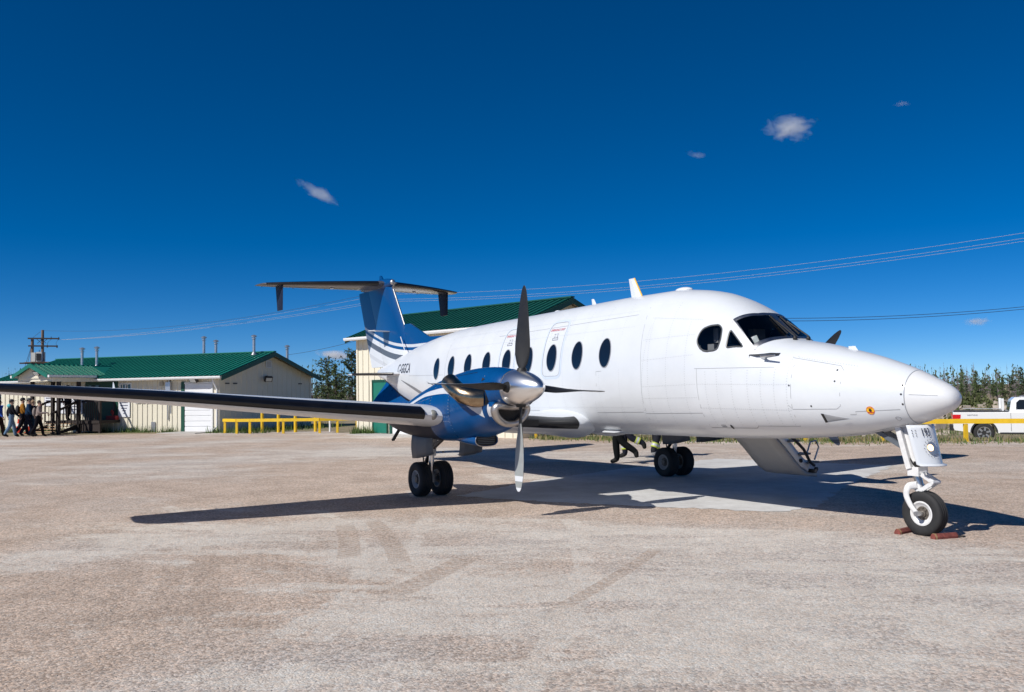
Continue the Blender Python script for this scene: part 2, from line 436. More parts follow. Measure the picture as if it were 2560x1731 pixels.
for sd in (-1, 1):
    ws, sw, tr = OUT[sd]
    for nm, o, wi, wo, mt in (('windshield', ws, .022, .03, M['steel']), ('cockpit_side_window', sw, .012, .006, M['greypaint']), ('cockpit_vent_window', tr, .011, .006, M['greypaint'])):
        b = MB(); surf_patch(b, wsmap, o, .002, 6); pn = b.build(nm, M['glass'], fus, angle=60)
        b = MB(); surf_ring(b, wsmap, o, wi, wo, .004, .004); b.build('window_frame', mt if nm == 'windshield' else M['frame'], fus)
# windshield outer pillar, riveted edge strip
for sd in (-1, 1):
    b = MB(); a0 = wpt(-1.96, 2.165, sd); a1 = wpt(-2.445, 2.58, sd); surf_line(b, wsmap, [a0, a1], .045, .008, .05); b.build('windshield_pillar', M['gearwhite'], fus)
b = MB(); surf_line(b, wsmap, [(-1.77, math.pi / 2 * RA), (-2.25, math.pi / 2 * RA)], .055, .008, .05); b.build('windshield_center_post', M['steel'], fus)
for sd in (-1, 1):        # wipers
    p0, n0 = FUS.PN(-1.72, math.pi / 2 - sd * .14); p1, n1 = FUS.PN(-2.06, math.pi / 2 - sd * .10); p2, n2 = FUS.PN(-1.86, math.pi / 2 - sd * .30); p3, n3 = FUS.PN(-2.16, math.pi / 2 - sd * .09)
    b = MB(); b.tube([p0, p0 + n0 * .05, p0 + n0 * .06 + Vector((-.05, 0, .02)), p1 + n1 * .035], .011, 8); b.ell(p0 + n0 * .02, (.03, .03, .035), 10, 6); b.bar(p3 + n3 * .022, FUS.PN(-1.86, math.pi / 2 - sd * .11)[0] + n2 * .024, .012, .02); b.build('wiper', M['black'], fus)
# radome
xr = [.412, .408, .40, .385, .36, .32, .27, .2, .12, .04, -.0, -.044]
b = MB(); b.grid(FUS.rows(xr, 64), closed=True, cap=True); rad = b.build('nose_radome', M['radome'], plane, angle=60)
b = MB(); b.grid([[FUS.PN(x_, 2 * math.pi * j / 64)[0] - FUS.PN(x_, 2 * math.pi * j / 64)[1] * .004 for j in range(64)] for x_ in (-.042, -.058)], closed=True); b.build('radome_joint', M['seam'], rad)
# ---- cabin windows, exits
WZ = lambda x: 2.255 + (x + 4.91) * .0115
for sd in (-1, 1):
    for k in range(9 if sd < 0 else 8):
        x_ = -4.91 - .743 * k
        if sd > 0 and k == 8: continue
        o = ellipse(x_, WZ(x_), .145, .225, 40)
        b = MB(); surf_patch(b, fs[sd], o, .004, 5); w_ = b.build('cabin_window', M['pane'], fus, angle=60)
        b = MB(); surf_ring(b, fs[sd], o, .004, .008, .006); b.build('window_trim', M['seam'], fus)
    for k in (2, 4):
        xc = -4.91 - .743 * k; zc_ = WZ(xc)
        o = dense(round_poly([(xc - .27, zc_ - .31), (xc + .26, zc_ - .31), (xc + .27, zc_ + .60), (xc - .25, zc_ + .60)], .12), .05)
        b = MB(); surf_ring(b, fs[sd], o, .0, .045, .003); b.build('exit_outline', M['exitring'], fus)
        b = MB(); surf_ring(b, fs[sd], o, .004, .003, .0045); b.build('exit_seam', M['seam'], fus)
        mpx = (lambda px, py, xc=xc, zc_=zc_, sd=sd: (lambda q: q[0] + q[1] * .005)(fs[sd](xc - sd * px, zc_ + .47 + py)))
        text_mesh('EMERGENCY EXIT', .052, mpx, 'exit_lettering', M['red'], fus)
        b = MB()
        for (a_, c_) in (((xc - .08, zc_ + .30), (xc + .08, zc_ + .30)), ((xc - .08, zc_ + .335), (xc + .08, zc_ + .335)), ((xc - .08, zc_ + .30), (xc - .08, zc_ + .335)), ((xc + .08, zc_ + .30), (xc + .08, zc_ + .335)), ((xc - .03, zc_ + .335), (xc - .03, zc_ + .38)), ((xc + .05, zc_ + .335), (xc + .05, zc_ + .38)), ((xc - .06, zc_ + .40), (xc - .01, zc_ + .40)), ((xc + .02, zc_ + .40), (xc + .07, zc_ + .40))):
            surf_line(b, fs[sd], [a_, c_], .008, .0045)
        b.build('exit_handle_mark', M['greypaint'], fus, smooth=False)
# ---- skin seams and rivet rows
def dots(b, mp, a, c, step, r_, off=.003):
    k = int(math.hypot(c[0] - a[0], c[1] - a[1]) / step)
    for i in range(k + 1):
        u = a[0] + (c[0] - a[0]) * i / max(k, 1); v = a[1] + (c[1] - a[1]) * i / max(k, 1)
        P_, N_ = mp(u, v); t = N_.cross(Vector((0, 0, 1))).normalized() * r_; q = N_.cross(t).normalized() * r_
        P_ = P_ + N_ * off; b.add([P_ - t, P_ - q, P_ + t, P_ + q], [(0, 1, 2, 3)])
for sd in (-1, 1):
    S = fs[sd]; b = MB()
    for pl in ([(-4.05, 1.12), (-4.02, 1.9), (-4.06, 2.6), (-4.1, 2.9)], [(-2.9, 1.95), (-1.62, 1.93)], [(-2.86, 1.95), (-2.86, 1.18)], [(-1.36, 2.06), (-1.38, 1.2), (-2.0, 1.19), (-2.06, 1.16), (-2.86, 1.15)],
               [(-1.42, 2.04), (-.80, 1.92), (-.74, 1.86), (-.76, 1.45), (-.81, 1.415), (-1.37, 1.41), (-1.42, 1.46)], [(-.11, 1.41), (-.6, 1.385), (-.6, 1.35), (-.67, 1.35)], [(-4.1, 1.35), (-5.25, 1.33)], [(-4.06, 1.33), (-2.86, 1.35)], [(-5.12, 1.97), (-5.12, 1.74)], [(-5.12, 1.97), (-4.98, 1.975)], [(-8.4, 2.72), (-4.3, 2.80)], [(-10.5, 2.05), (-12.6, 2.08)], [(-12.6, 2.35), (-12.6, 1.55)], [(-10.4, 2.9), (-10.4, 1.2)], [(-8.3, 1.35), (-6.9, 1.35)], [(-.0, 1.575), (.28, 1.56)]):
        surf_line(b, S, pl, .0055, .002)
    b.build('skin_seam', M['seam'], fus, smooth=False)
    b = MB()
    for a_, c_ in (((-3.5, 1.1), (-3.45, 2.9)), ((-3.88, 1.2), (-3.86, 2.7)), ((-3.1, 1.3), (-3.08, 2.6)), ((-4.0, 2.1), (-2.95, 2.14)), ((-4.0, 1.72), (-2.9, 1.74)), ((-4.0, 1.55), (-2.9, 1.56)), ((-4.0, 2.4), (-2.95, 2.42)), ((-2.7, 1.9), (-2.7, 1.2)), ((-2.5, 1.9), (-2.5, 1.2)), ((-2.25, 1.9), (-2.25, 1.2)), ((-2.0, 1.9), (-2.0, 1.2)), ((-1.8, 1.9), (-1.8, 1.2)), ((-1.6, 1.9), (-1.6, 1.2)), ((-2.85, 1.74), (-1.4, 1.71)), ((-2.85, 1.42), (-1.4, 1.40)), ((-1.42, 2.05), (-1.43, 1.22)), ((-4.1, 1.15), (-3.9, 2.6)), ((-1.34, 2.04), (-.62, 1.91)), ((-4.6, 1.1), (-4.6, 1.4)), ((-5.3, 1.1), (-5.2, 1.5)), ((-3.0, 1.13), (-4.1, 1.10)), ((-2.9, 2.62), (-3.9, 2.72))):
        dots(b, S, a_, c_, .032, .0058)
    for k_ in range(12):
        xq = -4.55 - .5 * k_
        dots(b, S, (xq, 1.15), (xq, 1.98), .034, .005); dots(b, S, (xq, 2.52), (xq, 2.98), .034, .005)
    for zq in (1.42, 2.62, 2.86): dots(b, S, (-4.3, zq), (-10.3, zq - .05), .036, .005)
    b.build('rivet_row', M['rivet'], fus, smooth=False)['kind'] = 'stuff'
    for (u, v) in ((-1.39, 1.70), (-.82, 1.74), (-.82, 1.87), (-1.12, 1.45), (-.08, 1.58), (-.075, 1.68), (-.07, 1.47)):
        b = MB(); surf_patch(b, S, ellipse(u, v, .011, .011, 10), .004, 1); b.build('fastener', M['dot'], fus, smooth=False)
    # belly drain and nose vent
    b = MB(); surf_patch(b, S, ellipse(-2.46, 1.17, .02, .03, 14), .004, 1); b.build('belly_vent', M['black'], fus, smooth=False)
    mpx = (lambda px, py, S=S, sd=sd: (lambda q: q[0] + q[1] * .005)(S(-2.5 - sd * px, 1.105 + py)))
    b = MB()
    for k in range(2): surf_line(b, S, [(-2.64, 1.19 - .02 * k), (-2.55, 1.19 - .02 * k)], .008, .004)
    b.build('belly_placard', M['greypaint'], fus, smooth=False)
    b = MB(); surf_patch(b, S, [(-.70, 1.30), (-1.02, 1.36), (-1.01, 1.255)], .003, 3); b.build('nose_air_scoop', M['seam'], fus, smooth=False)
    b = MB(); surf_patch(b, S, [(-.99, 1.358), (-1.025, 1.362), (-1.015, 1.253), (-.98, 1.258)], .006, 1); b.build('scoop_opening', M['black'], fus, smooth=False)
    b = MB(); surf_line(b, S, [(-.70, 1.297), (-1.0, 1.252)], .012, .012); b.build('scoop_lip', M['white'], fus, smooth=False)
S = fs[-1]
b = MB(); surf_patch(b, S, ellipse(-.43, 1.40, .045, .045, 28), .0035, 3); stk = b.build('round_sticker', M['yellow'], fus, smooth=False)
b = MB(); surf_ring(b, S, ellipse(-.43, 1.40, .044, .044, 28), .002, .001, .005); surf_patch(b, S, [(-.44, 1.385), (-.415, 1.38), (-.423, 1.41)], .005, 1); surf_line(b, S, [(-.465, 1.377), (-.395, 1.377)], .008, .005); surf_line(b, S, [(-.455, 1.427), (-.405, 1.427)], .006, .005); b.build('sticker_print', M['red'], fus, smooth=False)
b = MB(); surf_patch(b, S, ellipse(-.43, 1.402, .016, .018, 12), .0052, 1); b.build('sticker_figure', M['black'], fus, smooth=False)
b = MB(); surf_ring(b, S, ellipse(-.17, 1.31, .026, .02, 18), .002, .002, .003); b.build('tow_point', M['seam'], fus, smooth=False)
# registration and lower rear swooshes
for sd in (-1, 1):
    mpx = (lambda px, py, sd=sd: (lambda q: q[0] + q[1] * .005)(fs[sd](-13.05 - sd * px * .8, 2.25 + py * 1.0)))
    text_mesh('C-GGCA', .31, mpx, 'registration_lettering', M['inkblue'], fus, bold=True)
    for top, bot, mt in (([(-10.2, 1.36), (-11.2, 1.58), (-12.3, 1.83), (-13.2, 2.0)], [(-10.2, 1.28), (-11.2, 1.50), (-12.3, 1.76), (-13.2, 1.985)], M['greypaint']), ([(-9.4, 1.62), (-10.4, 1.76), (-11.4, 1.93)], [(-9.4, 1.57), (-10.4, 1.72), (-11.4, 1.925)], M['greypaint']), ([(-11.5, 1.18), (-12.6, 1.42), (-13.6, 1.68), (-14.8, 2.06)], [(-11.5, 1.14), (-12.6, 1.31), (-13.6, 1.53), (-14.8, 2.02)], M['navy'])):
        b = MB(); surf_band(b, fs[sd], top, bot, .004); b.build('swoosh_stripe', mt, fus)
# antennas, pitots
def blade_antenna(x0, x1, xt0, xt1, z0, z1, th, nm, m_, edge=None, zb=None):
    b = MB(); a = [(x0, 0), ((x0 + x1) / 2, th / 2), (x1, 0), ((x0 + x1) / 2, -th / 2)]; t = [(xt0, 0), ((xt0 + xt1) / 2, th / 3), (xt1, 0), ((xt0 + xt1) / 2, -th / 3)]
    b.grid([[(p[0], p[1], z0) for p in a], [(p[0], p[1], z1) for p in t]], closed=True, cap=True); o = b.build(nm, m_, fus, smooth=False)
    if edge:
        b = MB(); b.tube([(x0 + .004, 0, z0), (xt0 + .004, 0, z1)], .012, 6); b.build('antenna_edge', edge, fus)
    return o
blade_antenna(-4.88, -5.16, -5.09, -5.23, 3.12, 3.47, .035, 'blade_antenna', M['white'], M['yellow'])
blade_antenna(-6.10, -6.24, -6.19, -6.26, 3.11, 3.24, .02, 'blade_antenna', M['white'])
blade_antenna(-.84, -.98, -.90, -1.0, 2.08, 2.165, .02, 'blade_antenna', M['white'])
b = MB(); b.ell((-3.92, 0, 3.155), (.17, .09, .045)); b.build('dome_antenna', M['white'], fus)
b = MB(); b.ell((-7.3, 0, 3.11), (.08, .05, .03)); b.build('dome_antenna', M['white'], fus)
for sd in (-1, 1):
    p_, n_ = fs[sd](-1.80, 2.035); q = p_ + n_ * .085
    b = MB(); b.grid([[p_ + Vector((-.06, 0, .01)), p_ + Vector((0, 0, .03)), p_ + Vector((.06, 0, .01)), p_ + Vector((0, 0, -.01))], [q + Vector((-.02, 0, .01)), q + Vector((.03, 0, .015)), q + Vector((.08, 0, .005)), q + Vector((.03, 0, -.005))]], closed=True, cap=True)
    b.tube([q + Vector((.0, 0, 0)), q + Vector((.22, 0, .0))], [.017, .011], 8); b.build('pitot_tube', M['steel'], fus)
    b = MB(); P0, N0 = fs[sd](-5.2, 1.03); b.prism([P0 + Vector((.2, 0, 0)), P0 + Vector((-.25, 0, 0)), P0 + Vector((-.2, sd * .12, -.02)), P0 + Vector((.1, sd * .10, -.02))], (0, 0, .015)); b.build('wing_root_strake', M['white'], fus, smooth=False)

# ---- wings
def wing_sec(y, le, ch, z, t, n=16):
    return [Vector((le - x * ch, y, z + q * ch + .0)) for x, q in airfoil(n, t)]
WST = [(.40, -5.62, 2.6, 1.17, .22), (.62, -5.58, 2.55, 1.155, .185), (.80, -5.545, 2.5, 1.145, .155), (1.1, -5.53, 2.42, 1.15, .14), (1.6, -5.54, 2.38, 1.185, .145), (2.79, -5.55, 2.3, 1.29, .15), (3.35, -5.55, 2.2, 1.355, .15), (5.0, -5.80, 1.9, 1.50, .14), (7.0, -6.07, 1.5, 1.685, .13), (8.9, -6.33, 1.12, 1.825, .12), (9.15, -6.45, .98, 1.845, .11), (9.25, -6.62, .7, 1.855, .09)]
for sd in (-1, 1):
    b = MB(); b.grid([wing_sec(sd * y, le, ch, z, t) for y, le, ch, z, t in WST], closed=True, cap=True)
    wing = b.build('wing', M['white'], plane, angle=40)
    wf = [pchip([w[0] for w in WST], [w[k] for w in WST]) for k in range(1, 5)]
    def boot(y0, y1, fr, nm, m_, off=.005, k=14):
        b = MB(); rr = []
        for i in range(k + 1):
            y = y0 + (y1 - y0) * i / k; le, ch, z, t = [f(y) for f in wf]
            prof = []
            for j in range(-9, 10):
                x = (abs(j) / 9) ** 2 * fr * (1 if j > 0 else .30) / ch
                q = 5 * t * (.2969 * math.sqrt(x) - .126 * x - .3516 * x * x + .2843 * x**3 - .1036 * x**4)
                nx, nz = (1 - abs(j) / 9) * off + .002, (off if j else 0) * math.copysign(1, j) * (abs(j) / 9) ** .5
                prof.append(Vector((le - x * ch + nx, sd * y, z + math.copysign(q, j) * ch + nz)))
            rr.append(prof)
        b.grid(rr); return b.build(nm, m_, wing)
    boot(3.52, 9.0, .15, 'deice_boot', M['boot']); boot(.82, 2.25, .14, 'deice_boot', M['boot'], k=6)
    y = 3.36; le, ch, z, t = [f(y) for f in wf]
    b = MB(); b.ell((le - .075, sd * y, z + .005), (.085, .07, .075)); b.build('landing_light_lens', mat('lens_grey', (.22, .22, .2), .15, coat=.5) if 'lens_grey' not in bpy.data.materials else bpy.data.materials['lens_grey'], wing)
    le, ch, z, t = [f(1.75) for f in wf]
    b = MB(); o = round_poly([(-.16, -.05), (.16, -.05), (.16, .05), (-.16, .05)], .03)
    b.add([Vector((le + .012, sd * 1.75 + p[0], z - .005 + p[1])) for p in o] + [Vector((le - .1, sd * 1.75 + p[0] * .95, z - .005 + p[1] * .95)) for p in o], [tuple(range(len(o)))] + [(i, (i + 1) % len(o), len(o) + (i + 1) % len(o), len(o) + i) for i in range(len(o))]); b.build('wing_inlet', M['black'], wing, smooth=False)
    for (y0, y1) in ((3.6, 5.9), (6.0, 8.6)):
        le, ch, z, t = [f(y0) for f in wf]; l2, c2, z2, t2 = [f(y1) for f in wf]
        b = MB(); b.prism([(le - ch * .78, sd * y0, z + .005), (l2 - c2 * .78, sd * y1, z2 + .005), (l2 - c2 * .78, sd * y1, z2 + .05 * c2), (le - ch * .78, sd * y0, z + .05 * ch)], (-.006, 0, 0)); b.build('flap_gap', M['seam'], wing, smooth=False)
    for y in (4.6, 6.3, 7.9):
        le, ch, z, t = [f(y) for f in wf]; b = MB(); b.tube([(le - ch * .97, sd * y, z), (le - ch * 1.12, sd * y, z + .02)], .008, 6); b.build('static_wick', M['black'], wing)
    b = MB(); le, ch, z, t = [f(7.55) for f in wf]; b.prism([(le - .25, sd * 7.55, z + .06), (le - .45, sd * 7.55, z + .06), (le - .42, sd * 7.55, z + .16)], (0, .01, 0)); b.build('stall_fence', M['white'], wing, smooth=False)

# ---- nacelles
def nacelle(sd):
    yc = sd * (2.79 if sd < 0 else 2.60)
    NL = Loft([(-4.255, 1.965, 1.50, .245, 1.73, 2, 2), (-4.30, 1.985, 1.485, .27, 1.72, 2, 2.1), (-4.44, 2.005, 1.46, .315, 1.68, 2, 2.2), (-4.54, 2.02, 1.20, .345, 1.56, 2, 2.3), (-4.66, 2.028, 1.13, .365, 1.52, 2, 2.3), (-4.85, 2.035, 1.08, .40, 1.50, 2.05, 2.3), (-5.15, 2.03, 1.02, .43, 1.49, 2.1, 2.3), (-5.6, 1.985, .965, .455, 1.45, 2.1, 2.4), (-6.1, 1.90, .945, .465, 1.42, 2.1, 2.5), (-6.6, 1.775, .95, .46, 1.38, 2.0, 2.6), (-7.1, 1.62, .975, .42, 1.32, 2, 2.5), (-7.6, 1.47, 1.02, .34, 1.27, 2, 2.3), (-8.1, 1.36, 1.09, .22, 1.24, 2, 2), (-8.5, 1.27, 1.17, .06, 1.22, 2, 2)], yc)
    b = MB(); X_ = lin(-4.255, -4.7, .03) + lin(-4.7, -8.5, .1) + [-8.5]; b.grid(NL.rows(X_, 72), closed=True, cap=True)
    # grey wheel bay behind the firewall, blue cowling in front
    nf = len(b.f)
    for k, f_ in enumerate(b.f):
        c = sum((Vector(b.v[i]) for i in f_), Vector()) / len(f_)
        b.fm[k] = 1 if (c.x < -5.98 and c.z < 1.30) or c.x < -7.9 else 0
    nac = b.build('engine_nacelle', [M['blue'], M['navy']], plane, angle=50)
    for s2 in (-1, 1):
        S_ = NL.side(s2); b = MB()
        surf_band(b, S_, [(-4.56, 1.50), (-4.74, 1.58), (-5.05, 1.70), (-5.5, 1.755), (-6.1, 1.70), (-6.75, 1.52)], [(-4.56, 1.33), (-4.74, 1.42), (-5.05, 1.56), (-5.5, 1.665), (-6.1, 1.63), (-6.75, 1.47)], .004); b.build('silver_swoosh', M['silverpaint'], nac)
        b = MB()
        for pl in ([(-5.35, 1.9), (-5.35, 1.1)], [(-5.95, 1.85), (-5.98, 1.25), (-5.98, 1.02)], [(-4.62, 1.95), (-4.62, 1.6)], [(-5.35, 1.36), (-5.98, 1.36)], [(-4.9, 1.96), (-5.9, 1.88)]): surf_line(b, S_, pl, .006, .003)
        b.build('cowl_seam', M['navy'], nac, smooth=False)
        b = MB()
        for a_, c_ in (((-5.38, 1.85), (-5.38, 1.12)), ((-5.40, 1.33), (-5.95, 1.33)), ((-6.0, 1.6), (-6.6, 1.5)), ((-5.93, 1.8), (-5.95, 1.1)), ((-4.65, 1.9), (-4.65, 1.65)), ((-5.4, 1.27), (-5.7, 1.26))): dots(b, S_, a_, c_, .045, .006, .004)
        b.build('cowl_rivets', M['silverpaint'], nac, smooth=False)['kind'] = 'stuff'
        b = MB(); surf_patch(b, S_, [(-4.60, 1.86), (-4.68, 1.88), (-4.66, 1.83)], .006, 1); b.build('cowl_vent', M['black'], nac, smooth=False)
        # exhaust stack
        y0 = yc + s2 * .30
        path = [(-4.60, y0, 1.60), (-4.66, y0 + s2 * .12, 1.605), (-4.78, y0 + s2 * .205, 1.64), (-4.93, y0 + s2 * .235, 1.715), (-5.05, y0 + s2 * .24, 1.78), (-5.15, y0 + s2 * .24, 1.835)]
        b = MB(); b.tube(path, [.135, .132, .128, .125, .122, .122], 24, cap=False); b.tube([path[-1], path[-2], path[-3]], [.115, .112, .108], 20, cap=False); b.build('exhaust_stack', M['exhaust'], nac, recalc=False)
        b = MB(); b.tube([Vector(path[0]) + Vector((0, -s2 * .06, 0)), Vector(path[0]) + Vector((0, s2 * .03, 0))], [.16, .14], 20); b.build('exhaust_shroud', M['black'], nac)
    # inlet lip and mouth
    ring = []
    for i in range(40):
        t = 2 * math.pi * i / 40; c, s_ = math.cos(t), math.sin(t); y_ = .255 * math.copysign(abs(c) ** .8, c); z_ = .115 * math.copysign(abs(s_) ** .9, s_)
        ring.append(Vector((-4.37 - .0 + .03 * s_, yc + y_, 1.355 + z_ + 1.3 * y_ * y_)))
    b = MB(); rr = []
    for i, p in enumerate(ring):
        t = (ring[(i + 1) % 40] - ring[i - 1]).normalized(); nx = Vector((1, 0, 0)); o_ = t.cross(nx).normalized()
        rr.append([p + (nx * math.cos(q) * 1.5 + o_ * math.sin(q)) * .05 for q in [2 * math.pi * k / 12 for k in range(12)]])
    rr.append(rr[0]); b.grid(rr, closed=True); b.build('inlet_lip', M['lipmetal'], nac, angle=60)
    b = MB(); b.add([p + Vector((-.03, 0, 0)) for p in ring] + [Vector((-4.42, yc, 1.34))], [(i, (i + 1) % 40, 40) for i in range(40)]); b.build('inlet_mouth', M['black'], nac, smooth=False)
    # chin fairing behind lip
    b = MB(); rr = []
    for x_, k in ((-4.36, 1.0), (-4.45, 1.06), (-4.6, 1.06), (-4.85, .98)):
        rr.append([Vector((x_, yc + (p.y - yc) * k * 1.12, 1.345 + (p.z - 1.345) * k * 1.38 - (-.0))) for p in ring])
    b.grid(rr, closed=True)
    for k, f_ in enumerate(b.f):
        c = sum((Vector(b.v[i]) for i in f_), Vector()) / len(f_); dx_ = -4.36 - c.x
        b.fm[k] = 1 if 1.27 + dx_ * .42 < c.z < 1.47 + dx_ * .3 else 0
    b.build('chin_fairing', [M['blue'], M['silverpaint']], nac)
    # oil cooler scoop
    def so(x_, w, h, zc_): return [Vector((x_, yc + w * math.copysign(abs(math.cos(2 * math.pi * i / 28)) ** .75, math.cos(2 * math.pi * i / 28)), zc_ + h * math.copysign(abs(math.sin(2 * math.pi * i / 28)) ** .8, math.sin(2 * math.pi * i / 28)))) for i in range(28)]
    b = MB(); b.grid([so(-5.06, .175, .082, .995), so(-5.05, .19, .095, .995), so(-5.10, .2, .10, 1.0), so(-5.4, .21, .10, 1.02), so(-5.9, .2, .08, 1.05), so(-6.3, .12, .03, 1.08)], closed=True); b.build('oil_cooler_scoop', M['blue'], nac)
    b = MB(); b.add(so(-5.075, .18, .085, .995), [tuple(range(28))]); b.build('scoop_mouth', M['black'], nac, smooth=False)
    for k in range(5):
        b = MB(); b.bar((-5.068, yc - .14, .945 + .025 * k), (-5.068, yc + .14, .945 + .025 * k), .006, .008); b.build('scoop_louvre', M['geargrey'], nac, smooth=False)
    b = MB(); b.grid([[p + Vector((0.004, 0, 0)) for p in so(-5.055, .19, .096, .995)], [p + Vector((.012, 0, 0)) for p in so(-5.055, .182, .088, .995)]], closed=True); b.build('scoop_rim', M['steel'], nac)
    b = MB(); b.bar((-7.6, yc - .2, 1.12), (-7.78, yc - .26, .90), .05, .03); b.build('drain_mast', M['black'], nac, smooth=False)
    return nac
def propeller(sd, ang):
    yc = sd * (2.79 if sd < 0 else 2.60); zc_ = 1.73; xp = -4.08
    prof = [(-4.25, .237), (-4.2, .242), (-4.1, .238), (-4.0, .225), (-3.9, .202), (-3.8, .17), (-3.7, .13), (-3.62, .085), (-3.575, .045), (-3.56, .006)]
    b = MB(); b.lathe(prof, (0, yc, zc_), 'x', 48); sp = b.build('propeller_spinner', M['chrome'], plane, angle=50)
    b = MB(); b.lathe([(-4.262, .20), (-4.262, .244), (-4.245, .244), (-4.245, .2)], (0, yc, zc_), 'x', 48); b.build('spinner_backplate', M['steel'], sp)
    st = [(.17, .06, .05, 62), (.25, .085, .05, 62), (.33, .17, .038, 61), (.45, .235, .032, 57), (.6, .265, .026, 47), (.8, .262, .02, 35), (1.0, .245, .016, 28), (1.18, .205, .013, 23), (1.30, .15, .011, 20), (1.36, .095, .009, 19), (1.39, .03, .006, 18)]
    for k in range(4):
        th = ang + k * math.pi / 2
        er = Vector((0, math.sin(th), math.cos(th))); et = Vector((0, math.cos(th), -math.sin(th))); ex = Vector((1, 0, 0))
        b = MB(); rr = []
        for r_, c, t, tw in st:
            a = R((tw - 25) * .8)                    # feathered: chord along the flight axis
            cd = ex * math.cos(a) + et * math.sin(a); nd = et * math.cos(a) - ex * math.sin(a); row = []
            for j in range(16):
                q = 2 * math.pi * j / 16; row.append(Vector((xp, yc, zc_)) + er * r_ + cd * (c / 2 * math.cos(q)) + nd * (t / 2 * math.sin(q)))
            rr.append(row)
        b.grid(rr, closed=True, cap=True); bl = b.build('propeller_blade', M['blade'], sp, angle=50)
        # painted tip bands and light grey face, both laid on the blade
        for r0, r1, mt, nm in ((1.18, 1.25, M['white'], 'tip_band'), (1.335, 1.385, M['white'], 'tip_band'), (.48, 1.18, M['bladeface'], 'light_face'), (1.25, 1.335, M['bladeface'], 'light_face')):
            for fc in (1,):
                b2 = MB(); rr = []
                for i in range(9):
                    r_ = r0 + (r1 - r0) * i / 8
                    c = float(np.interp(r_, [s_[0] for s_ in st], [s_[1] for s_ in st])); t = float(np.interp(r_, [s_[0] for s_ in st], [s_[2] for s_ in st])); tw = float(np.interp(r_, [s_[0] for s_ in st], [s_[3] for s_ in st]))
                    a = R((tw - 25) * .8); cd = ex * math.cos(a) + et * math.sin(a); nd = et * math.cos(a) - ex * math.sin(a); row = []
                    for j in range(11):
                        q = math.pi * (.04 + .92 * j / 10); row.append(Vector((xp, yc, zc_)) + er * r_ + cd * (c / 2 * math.cos(q) * 1.0) + nd * fc * (t / 2 * math.sin(q) + .003))
                    rr.append(row)
                b2.grid(rr); b2.build(nm, mt, sp)
        b = MB(); b.tube([Vector((xp, yc, zc_)) + er * .20, Vector((xp, yc, zc_)) + er * .265], [.085, .06], 16); b.build('blade_cuff', M['black'], sp)
    return sp
PORT_ANG = R(49)
for sd in (-1, 1):
    nacelle(sd); propeller(sd, .05 if sd < 0 else PORT_ANG)

# ---- tail
def fin_sec(z, xle, xte, t, y0=0, n=10, x_from=0, x_to=1):
    ch = xle - xte; pts = []
    for x, q in airfoil(n, t):
        x2 = x_from + (x_to - x_from) * x
        pts.append((x2, x))
    top = [(x_from + (x_to - x_from) * i / n) for i in range(n + 1)]
    yt = lambda x: 5 * t * (.2969 * math.sqrt(x) - .126 * x - .3516 * x * x + .2843 * x**3 - .1015 * x**4)
    return [Vector((xle - x * ch, y0 + yt(x) * ch, z)) for x in reversed(top)] + [Vector((xle - x * ch, y0 - yt(x) * ch, z)) for x in (top[1:] if x_from == 0 else top)]
def stripe_mat():
    m, n, l, b_ = new_mat('tail_stripe_paint')
    tc = n.new('ShaderNodeTexCoord'); sx = n.new('ShaderNodeSeparateXYZ'); l.new(tc.outputs['Object'], sx.inputs[0])
    # band height: z - curve(x); the stripes sweep up towards the trailing edge
    def math_(op, a, c=None):
        k = n.new('ShaderNodeMath'); k.operation = op
        for i, v in enumerate((a, c)):
            if v is None: continue
            if isinstance(v, (int, float)): k.inputs[i].default_value = v
            else: l.new(v, k.inputs[i])
        return k.outputs[0]
    t = math_('ADD', sx.outputs[0], 13.3)             # 0 at the front, -3 at the trailing edge
    t = math_('MINIMUM', t, 0.0)
    curve = math_('MULTIPLY', math_('POWER', math_('ABSOLUTE', t), 1.75), .087)
    h = math_('SUBTRACT', sx.outputs[2], curve)
    mr = n.new('ShaderNodeMapRange'); mr.inputs['From Min'].default_value = 2.0; mr.inputs['From Max'].default_value = 3.0; l.new(h, mr.inputs['Value'])
    cr = n.new('ShaderNodeValToRGB'); cr.color_ramp.interpolation = 'CONSTANT'
    W = (.64, .67, .705, 1); B = (.0005, .056, .195, 1); G = (.10, .11, .13, 1); S_ = (.55, .57, .60, 1)
    stops = [(0, W), (.15, S_), (.25, W), (.43, G), (.575, W), (.70, B), (.776, S_), (.845, B)]
    els = cr.color_ramp.elements; els[0].position = 0; els[0].color = stops[0][1]; els[1].position = stops[1][0]; els[1].color = stops[1][1]
    for p, c in stops[2:]:
        e = els.new(p); e.color = c
    l.new(mr.outputs[0], cr.inputs[0]); l.new(cr.outputs[0], b_.inputs['Base Color'])
    b_.inputs['Roughness'].default_value = .28; b_.inputs['Coat Weight'].default_value = .2
    return m
M['tailpaint'] = stripe_mat()
LEx = lambda z: -13.78 + (z - 3.05) * (-14.66 + 13.78) / 1.23
TEx = lambda z: -15.9 + (z - 2.38) * (-16.77 + 15.9) / 1.94
b = MB(); b.grid([fin_sec(z, LEx(z), TEx(z), .105, x_to=.66) for z in (2.2, 2.6, 3.0, 3.5, 4.0, 4.42)], closed=True, cap=True); fin = b.build('vertical_fin', M['tailpaint'], plane, angle=50)
b = MB()
for k_, z in enumerate((2.38, 2.8, 3.4, 3.9, 4.38)): pass
hg = lambda z: LEx(z) - .665 * (LEx(z) - TEx(z))
rr = []
